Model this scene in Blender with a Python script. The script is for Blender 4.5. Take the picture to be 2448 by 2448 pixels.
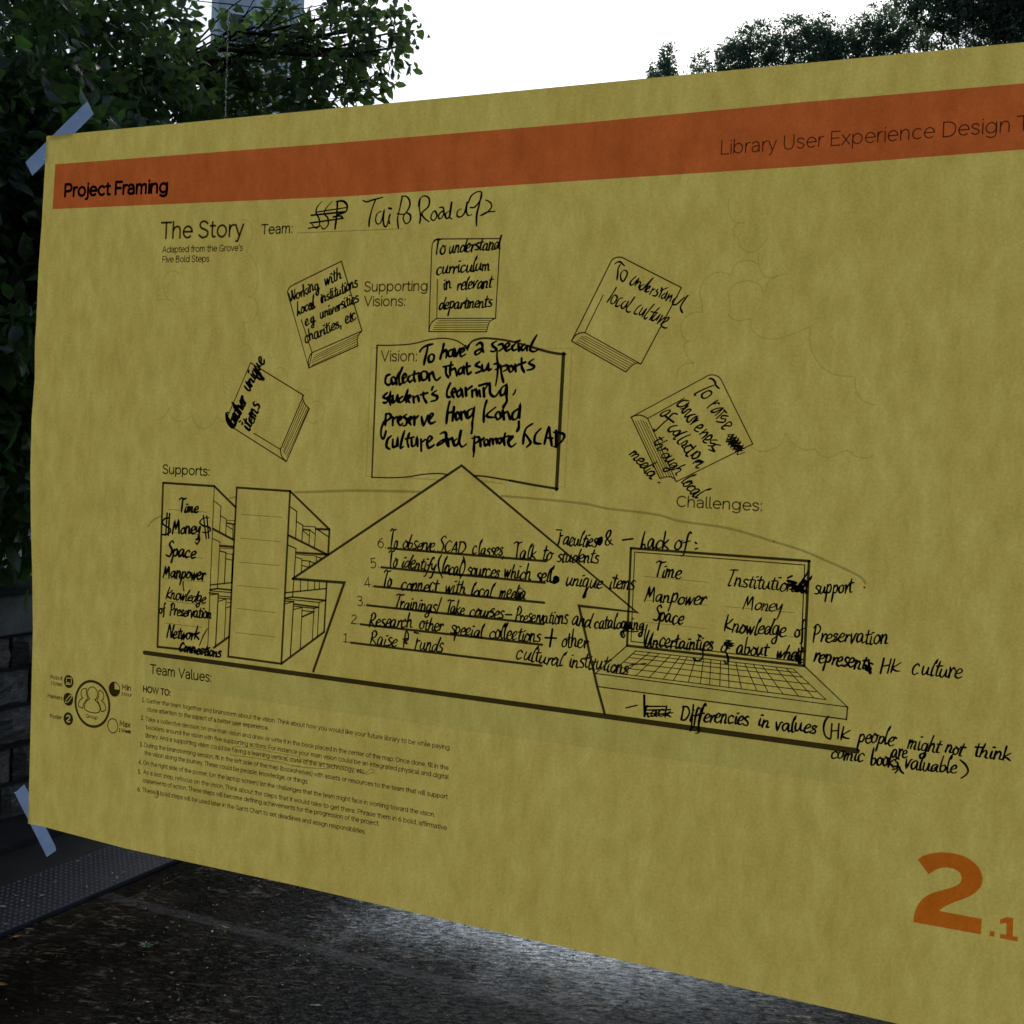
import bpy, bmesh, math, random
import numpy as np
from mathutils import Vector, Matrix, Euler
from mathutils.geometry import tessellate_polygon

for o in list(bpy.data.objects):
    bpy.data.objects.remove(o)
SC = bpy.context.scene
COL = SC.collection
R = math.radians

# ------------------------------------------------------------------ camera
cam_d = bpy.data.cameras.new('camera')
cam_d.sensor_width = 36.0
cam_d.lens = 36.0 * 2800.0 / 2448.0
cam_d.clip_start = 0.02
cam_d.clip_end = 2000.0
cam = bpy.data.objects.new('camera', cam_d)
COL.objects.link(cam)
right = Vector((0.90883637, 0.41439123, 0.04792036))
up = Vector((-0.06029425, 0.01682283, 0.99803887))
back = right.cross(up).normalized()
up = back.cross(right).normalized()
M = Matrix((right.normalized(), up, back)).transposed().to_4x4()
M.translation = Vector((0.0, -0.7515682, 1.5))
cam.matrix_world = M
SC.camera = cam

# ------------------------------------------------------------------ sky, sun, exposure
SUN_ELEV, SUN_AZ = 40.0, 17.0        # azimuth: degrees to the left of straight out of the window (+Y)
world = bpy.data.worlds.new('World')
SC.world = world
world.use_nodes = True
wn = world.node_tree
wn.nodes.clear()
sky = wn.nodes.new('ShaderNodeTexSky')
sky.sky_type = 'NISHITA'
sky.sun_disc = False
sky.sun_elevation = R(SUN_ELEV)
sky.sun_rotation = R(-SUN_AZ)
sky.altitude = 20.0
sky.air_density = 1.0
sky.dust_density = 1.8
sky.ozone_density = 1.0
bg = wn.nodes.new('ShaderNodeBackground')
bg.inputs['Strength'].default_value = 0.15
wo = wn.nodes.new('ShaderNodeOutputWorld')
wn.links.new(sky.outputs[0], bg.inputs['Color'])
wn.links.new(bg.outputs[0], wo.inputs['Surface'])
sun_d = bpy.data.lights.new('sun', 'SUN')
sun_d.energy = 0.8
sun_d.angle = R(14.0)
sun_d.color = (1.0, 0.95, 0.88)
sun = bpy.data.objects.new('sun', sun_d)
COL.objects.link(sun)
az, el = R(SUN_AZ), R(SUN_ELEV)
to_sun = Vector((-math.sin(az) * math.cos(el), math.cos(az) * math.cos(el), math.sin(el)))
sun.rotation_euler = to_sun.to_track_quat('Z', 'Y').to_euler()
sun.location = (0, 6, 12)
SC.view_settings.view_transform = 'Standard'
SC.view_settings.look = 'None'
SC.view_settings.exposure = -0.08
SC.view_settings.gamma = 1.0
SC.view_settings.use_curve_mapping = False
SC.cycles.max_bounces = 10
SC.cycles.transparent_max_bounces = 24
SC.cycles.transmission_bounces = 8
SC.cycles.use_denoising = True

# ------------------------------------------------------------------ helpers
def tag(o, label=None, cat=None, group=None, kind=None):
    if label: o['label'] = label
    if cat: o['category'] = cat
    if group: o['group'] = group
    if kind: o['kind'] = kind
    return o

def empty(name, loc=(0, 0, 0)):
    o = bpy.data.objects.new(name, None)
    COL.objects.link(o)
    o.location = loc
    o.empty_display_size = 0.1
    return o

def mesh_obj(name, verts, faces, mat, parent=None, smooth=False):
    me = bpy.data.meshes.new(name)
    me.from_pydata([tuple(map(float, v)) for v in verts], [], faces)
    me.update()
    if smooth:
        me.polygons.foreach_set('use_smooth', [True] * len(me.polygons))
    me.materials.append(mat)
    o = bpy.data.objects.new(name, me)
    COL.objects.link(o)
    if parent: o.parent = parent
    return o

def np_mesh(name, V, F, mat, parent=None):
    """fast mesh from numpy arrays: V (n,3), F (m,k)"""
    me = bpy.data.meshes.new(name)
    n, (m, k) = len(V), F.shape
    me.vertices.add(n)
    me.vertices.foreach_set('co', np.asarray(V, np.float32).ravel())
    me.loops.add(m * k)
    me.loops.foreach_set('vertex_index', np.asarray(F, np.int32).ravel())
    me.polygons.add(m)
    me.polygons.foreach_set('loop_start', np.arange(0, m * k, k, dtype=np.int32))
    me.polygons.foreach_set('loop_total', np.full(m, k, np.int32))
    me.update(calc_edges=True)
    me.materials.append(mat)
    o = bpy.data.objects.new(name, me)
    COL.objects.link(o)
    if parent: o.parent = parent
    return o

def box_data(x0, x1, y0, y1, z0, z1):
    v = [(x0, y0, z0), (x1, y0, z0), (x1, y1, z0), (x0, y1, z0), (x0, y0, z1), (x1, y0, z1), (x1, y1, z1), (x0, y1, z1)]
    f = [(0, 3, 2, 1), (4, 5, 6, 7), (0, 1, 5, 4), (1, 2, 6, 5), (2, 3, 7, 6), (3, 0, 4, 7)]
    return v, f

def box(name, b, mat, parent=None, bevel=0.0):
    v, f = box_data(*b)
    o = mesh_obj(name, v, f, mat, parent)
    if bevel:
        bm = bmesh.new(); bm.from_mesh(o.data)
        bmesh.ops.bevel(bm, geom=bm.edges[:], offset=bevel, segments=2, affect='EDGES')
        bm.to_mesh(o.data); bm.free()
    return o

class Mat:
    def __init__(s, name):
        s.m = bpy.data.materials.new(name); s.m.use_nodes = True
        s.t = s.m.node_tree; s.t.nodes.clear()
        s.out = s.t.nodes.new('ShaderNodeOutputMaterial')
    def n(s, typ, **kw):
        nd = s.t.nodes.new(typ)
        for k, v in kw.items():
            if k in ('operation', 'blend_type', 'data_type', 'noise_dimensions', 'feature', 'interpolation_type', 'distance'): setattr(nd, k, v)
            else: nd.inputs[k.replace('_', ' ')].default_value = v
        return nd
    def l(s, a, b): s.t.links.new(a, b)
    def coords(s, scale=(1, 1, 1)):
        tc = s.n('ShaderNodeTexCoord'); mp = s.n('ShaderNodeMapping')
        mp.inputs['Scale'].default_value = scale
        s.l(tc.outputs['Object'], mp.inputs['Vector'])
        return mp.outputs[0]
    def noise(s, vec, scale, detail=4.0, rough=0.55, dist=0.0):
        nd = s.n('ShaderNodeTexNoise')
        nd.inputs['Scale'].default_value = scale; nd.inputs['Detail'].default_value = detail
        nd.inputs['Roughness'].default_value = rough; nd.inputs['Distortion'].default_value = dist
        s.l(vec, nd.inputs['Vector']); return nd.outputs['Fac']
    def ramp(s, fac, stops):
        nd = s.n('ShaderNodeValToRGB'); cr = nd.color_ramp
        while len(cr.elements) < len(stops): cr.elements.new(0.5)
        for e, (p, c) in zip(cr.elements, stops):
            e.position = p; e.color = (c[0], c[1], c[2], 1) if not isinstance(c, (int, float)) else (c, c, c, 1)
        s.l(fac, nd.inputs[0]); return nd.outputs[0]
    def mix(s, fac, a, b, mode='MIX'):
        nd = s.n('ShaderNodeMix', data_type='RGBA', blend_type=mode)
        for inp, v in ((nd.inputs[0], fac), (nd.inputs[6], a), (nd.inputs[7], b)):
            if isinstance(v, (int, float)): inp.default_value = v
            elif isinstance(v, tuple): inp.default_value = (v[0], v[1], v[2], 1)
            else: s.l(v, inp)
        return nd.outputs[2]
    def math(s, op, a, b=0.0):
        nd = s.n('ShaderNodeMath', operation=op)
        for inp, v in ((nd.inputs[0], a), (nd.inputs[1], b)):
            if isinstance(v, (int, float)): inp.default_value = v
            else: s.l(v, inp)
        return nd.outputs[0]
    def bump(s, h, strength=0.3, dist=0.01):
        nd = s.n('ShaderNodeBump'); nd.inputs['Strength'].default_value = strength; nd.inputs['Distance'].default_value = dist
        s.l(h, nd.inputs['Height']); return nd.outputs[0]
    def principled(s, color, rough=0.7, spec=0.4, bump=None):
        p = s.n('ShaderNodeBsdfPrincipled')
        for inp, v in ((p.inputs['Base Color'], color), (p.inputs['Roughness'], rough)):
            if isinstance(v, tuple): inp.default_value = (v[0], v[1], v[2], 1)
            elif isinstance(v, (int, float)): inp.default_value = v
            else: s.l(v, inp)
        p.inputs['Specular IOR Level'].default_value = spec
        if bump is not None: s.l(bump, p.inputs['Normal'])
        s.l(p.outputs[0], s.out.inputs['Surface']); return p

# ------------------------------------------------------------------ materials
PT = 0.95
def mat_paper():
    m = Mat('paper')
    v = m.coords((1, 1, 0.62))
    cloud = m.noise(m.coords((1.25, 1, 0.55)), 62.0, 6, 0.66, 0.05)
    big = m.noise(m.coords((1, 1, 0.5)), 13.0, 4, 0.6, 0.0)
    fine = m.noise(m.coords(), 520.0, 3, 0.75)
    a = m.ramp(cloud, [(0.32, (0.655, 0.525, 0.120)), (0.5, (0.745, 0.610, 0.148)), (0.66, (0.81, 0.69, 0.182))])
    b = m.ramp(big, [(0.3, (0.95, 0.93, 0.89)), (0.7, (1.04, 1.06, 1.08))])
    c = m.mix(1.0, a, b, 'MULTIPLY')
    f = m.ramp(fine, [(0.3, 0.89), (0.7, 1.10)])
    c = m.mix(1.0, c, f, 'MULTIPLY')
    tr = m.n('ShaderNodeBsdfTranslucent'); m.l(m.mix(1.0, c, (PT, PT, PT), 'MULTIPLY'), tr.inputs['Color'])
    df = m.n('ShaderNodeBsdfDiffuse'); m.l(c, df.inputs['Color'])
    mx = m.n('ShaderNodeMixShader'); mx.inputs[0].default_value = 0.36
    m.l(tr.outputs[0], mx.inputs[1]); m.l(df.outputs[0], mx.inputs[2])
    m.l(mx.outputs[0], m.out.inputs['Surface'])
    return m.m

def mat_film(name, col, vary=0.0):
    m = Mat(name)
    t = m.n('ShaderNodeBsdfTransparent')
    if vary:
        f = m.noise(m.coords(), 30.0, 4, 0.6)
        c = m.ramp(f, [(0.3, tuple(x * (1 - vary) for x in col)), (0.7, tuple(min(1, x * (1 + vary)) for x in col))])
        m.l(c, t.inputs['Color'])
    else:
        t.inputs['Color'].default_value = (*col, 1)
    m.l(t.outputs[0], m.out.inputs['Surface'])
    return m.m

def mat_plain(name, col, rough=0.8, spec=0.3):
    m = Mat(name)
    f = m.noise(m.coords(), 60.0, 3)
    c = m.mix(f, tuple(x * 0.85 for x in col), tuple(x * 1.15 for x in col))
    m.principled(c, rough, spec)
    return m.m

def mat_tape(name='matte_tape', k=1.0):
    m = Mat(name)
    f = m.noise(m.coords(), 70.0, 4, 0.6)
    c = m.ramp(f, [(0.3, (0.24 * k, 0.37 * k, 0.66 * k)), (0.7, (0.32 * k, 0.46 * k, 0.76 * k))])
    tr = m.n('ShaderNodeBsdfTranslucent'); m.l(c, tr.inputs['Color'])
    df = m.n('ShaderNodeBsdfDiffuse'); m.l(c, df.inputs['Color'])
    mx = m.n('ShaderNodeMixShader'); mx.inputs[0].default_value = 0.3
    m.l(tr.outputs[0], mx.inputs[1]); m.l(df.outputs[0], mx.inputs[2])
    ts = m.n('ShaderNodeBsdfTransparent')
    m2 = m.n('ShaderNodeMixShader'); m2.inputs[0].default_value = TAPE_CLEAR
    m.l(mx.outputs[0], m2.inputs[1]); m.l(ts.outputs[0], m2.inputs[2])
    m.l(m2.outputs[0], m.out.inputs['Surface'])
    return m.m
TAPE_CLEAR = 0.35

def mat_leaf(name, base, bright, transl=0.35, rough=0.45):
    m = Mat(name)
    f = m.noise(m.coords(), 2.3, 3, 0.6)
    f2 = m.noise(m.coords(), 23.0, 2, 0.6)
    c = m.ramp(f, [(0.38, base), (0.62, tuple((a + b) / 2 for a, b in zip(base, bright)))])
    c = m.mix(m.ramp(f2, [(0.55, 0.0), (0.75, 1.0)]), c, bright)
    p = m.principled(c, rough, 0.5)
    tr = m.n('ShaderNodeBsdfTranslucent')
    c2 = m.mix(1.0, c, (1.5, 2.0, 0.9), 'MULTIPLY')
    m.l(c2, tr.inputs['Color'])
    mx = m.n('ShaderNodeMixShader'); mx.inputs[0].default_value = transl
    m.l(p.outputs[0], mx.inputs[1]); m.l(tr.outputs[0], mx.inputs[2])
    m.l(mx.outputs[0], m.out.inputs['Surface'])
    return m.m

SHEEN = 0.48
def mat_concrete_ground():
    m = Mat('stained_concrete')
    v = m.coords()
    # brushed finish: the fine texture is drawn out along one direction across the slabs
    mr_ = m.n('ShaderNodeMapping'); mr_.inputs['Rotation'].default_value = (0, 0, R(-19)); m.l(v, mr_.inputs['Vector'])
    ms_ = m.n('ShaderNodeMapping'); ms_.inputs['Scale'].default_value = (0.38, 1, 1); m.l(mr_.outputs[0], ms_.inputs['Vector'])
    sv = ms_.outputs[0]
    patch = m.noise(v, 1.6, 5, 0.6, 0.4)
    patch2 = m.noise(v, 5.0, 5, 0.65, 0.3)
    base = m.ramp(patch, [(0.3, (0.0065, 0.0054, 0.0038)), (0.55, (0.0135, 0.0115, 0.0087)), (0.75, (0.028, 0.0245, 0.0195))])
    moss = m.ramp(patch2, [(0.45, (0.6, 0.58, 0.45)), (0.7, (1.35, 1.2, 1.0))])
    c = m.mix(1.0, base, moss, 'MULTIPLY')
    # pale lichen and worn aggregate flecks, gathered in patches
    zone = m.ramp(m.noise(v, 2.2, 4, 0.65), [(0.44, 0.05), (0.60, 1.0)])
    zone2 = m.ramp(m.noise(v, 7.0, 4, 0.7), [(0.45, 0.1), (0.60, 1.0)])
    z = m.math('MULTIPLY', zone, zone2)
    f1 = m.ramp(m.noise(sv, 60.0, 4, 0.65, 0.5), [(0.55, 0.0), (0.61, 1.0)])
    f2 = m.ramp(m.noise(sv, 26.0, 5, 0.75, 0.6), [(0.57, 0.0), (0.63, 1.0)])
    c = m.mix(m.math('MULTIPLY', f1, z), c, (0.20, 0.165, 0.115))
    c = m.mix(m.math('MULTIPLY', f2, zone), c, (0.12, 0.10, 0.075))
    sq = m.n('ShaderNodeSeparateXYZ'); m.l(v, sq.inputs[0])
    w1 = m.math('MULTIPLY', m.math('SUBTRACT', m.noise(v, 18.0, 5, 0.7), 0.5), 0.06)
    def line(axis, at, half, soft):
        q = m.n('ShaderNodeMapRange'); q.interpolation_type = 'SMOOTHSTEP'
        m.l(m.math('ABSOLUTE', m.math('SUBTRACT', m.math('ADD', sq.outputs[axis], w1), at)), q.inputs[0])
        q.inputs[1].default_value = half + soft; q.inputs[2].default_value = half; return q.outputs[0]
    c = m.mix(m.math('MULTIPLY', line(1, 2.225, .016, .02), m.ramp(m.noise(v, 30.0, 4, 0.7), [(0.38, 0.35), (0.62, 1.0)])), c, (0.055, 0.053, 0.050))
    c = m.mix(m.math('MULTIPLY', line(0, -2.683, .003, .006), m.ramp(m.noise(v, 16.0, 4, 0.7), [(0.45, 0.0), (0.62, 0.7)])), c, (0.10, 0.09, 0.075))
    gr = m.noise(sv, 240.0, 3, 0.65)
    c = m.mix(1.0, c, m.ramp(gr, [(0.3, 0.55), (0.7, 1.5)]), 'MULTIPLY')
    h = m.math('ADD', m.math('MULTIPLY', m.noise(sv, 130.0, 3, 0.6), 0.35), m.math('MULTIPLY', m.noise(sv, 48.0, 4, 0.65), 1.5))
    bp = m.bump(h, 0.8, 0.007)
    df = m.n('ShaderNodeBsdfDiffuse'); m.l(c, df.inputs['Color']); m.l(bp, df.inputs['Normal'])
    gl = m.n('ShaderNodeBsdfGlossy'); gl.inputs['Color'].default_value = (.76, .88, 1.0, 1); m.l(bp, gl.inputs['Normal'])  # gloss tinted blue to carry the sky colour of the sheen
    m.l(m.ramp(m.noise(v, 3.0, 4, 0.6), [(0.35, 0.26), (0.7, 0.42)]), gl.inputs['Roughness'])
    mx = m.n('ShaderNodeMixShader')
    # sky sheen shaped by a gloss mask on the damp slab, ragged-edged; little gloss elsewhere
    sp = m.n('ShaderNodeSeparateXYZ'); m.l(v, sp.inputs[0])
    wob = m.math('MULTIPLY', m.math('SUBTRACT', m.noise(v, 2.4, 5, 0.7), 0.5), 0.8)
    def ss(val, lo, hi):
        q = m.n('ShaderNodeMapRange'); q.interpolation_type = 'SMOOTHSTEP'
        m.l(val, q.inputs[0]); q.inputs[1].default_value = lo; q.inputs[2].default_value = hi; return q.outputs[0]
    my = ss(m.math('ADD', sp.outputs[1], wob), 2.15, 3.2)
    mxx = ss(m.math('ADD', sp.outputs[0], wob), -2.12, -1.85)
    mr = m.math('SUBTRACT', 1.0, ss(m.math('ADD', sp.outputs[0], wob), -1.35, -0.35))
    mf = m.math('SUBTRACT', 1.0, ss(m.math('ADD', sp.outputs[1], wob), 4.0, 5.5))
    sheen_fac = m.math('ADD', m.math('MULTIPLY', m.math('MULTIPLY', my, mxx), m.math('MULTIPLY', m.math('MULTIPLY', mr, mf), SHEEN)), 0.022)
    m.l(m.math('MULTIPLY', m.ramp(m.noise(sv, 70.0, 5, 0.75), [(0.38, 0.14), (0.62, 0.92)]), sheen_fac), mx.inputs[0])
    m.l(df.outputs[0], mx.inputs[1]); m.l(gl.outputs[0], mx.inputs[2]); m.l(mx.outputs[0], m.out.inputs['Surface'])
    return m.m

def mat_stone():
    m = Mat('rough_stone')
    v = m.coords()
    a = m.noise(v, 9.0, 6, 0.7, 0.5)
    c = m.ramp(a, [(0.3, (0.08, 0.068, 0.054)), (0.5, (0.18, 0.158, 0.130)), (0.72, (0.36, 0.325, 0.28))])
    h = m.noise(v, 40.0, 6, 0.75)
    m.principled(c, 0.85, 0.3, m.bump(h, 0.9, 0.02))
    return m.m

def mat_concrete(name, lo, hi, scale=12.0):
    m = Mat(name)
    v = m.coords()
    a = m.noise(v, scale, 5, 0.65)
    c = m.ramp(a, [(0.3, lo), (0.7, hi)])
    m.principled(c, 0.8, 0.35, m.bump(m.noise(v, 90.0, 4), 0.4, 0.004))
    return m.m

PAPER = mat_paper()
ORANGE = mat_film('orange_print', (0.86, 0.255, 0.25), 0.10)
ORANGE2 = mat_film('orange_numeral_print', (0.90, 0.29, 0.10), 0.06)
GREY_TINT = mat_film('grey_tint_print', (0.90, 0.935, 0.97))
GREY_LINE = mat_film('grey_print', (0.62, 0.62, 0.56))
PENCIL = mat_film('pencil', (0.81, 0.81, 0.75))
PEN = mat_film('brown_pen', (0.50, 0.44, 0.36))
PRINT = mat_film('black_print', (0.09, 0.08, 0.08))
PRINT_SOFT = mat_film('dark_brown_print', (0.16, 0.145, 0.13))
BAND_TEXT = mat_film('dark_print_on_orange', (0.20, 0.22, 0.34))
BAND_BOLD = mat_plain('black_print_on_orange', (0.02, 0.012, 0.014), 0.7, 0.2)
PRINT_SOLID = mat_film('solid_black_print', (0.07, 0.06, 0.06))
MARKER = mat_plain('marker_ink', (0.0055, 0.0050, 0.0070), 0.5, 0.35)
TAPE = mat_tape()
BUBBLE = mat_tape('tape_air_bubble', 1.5)

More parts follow.
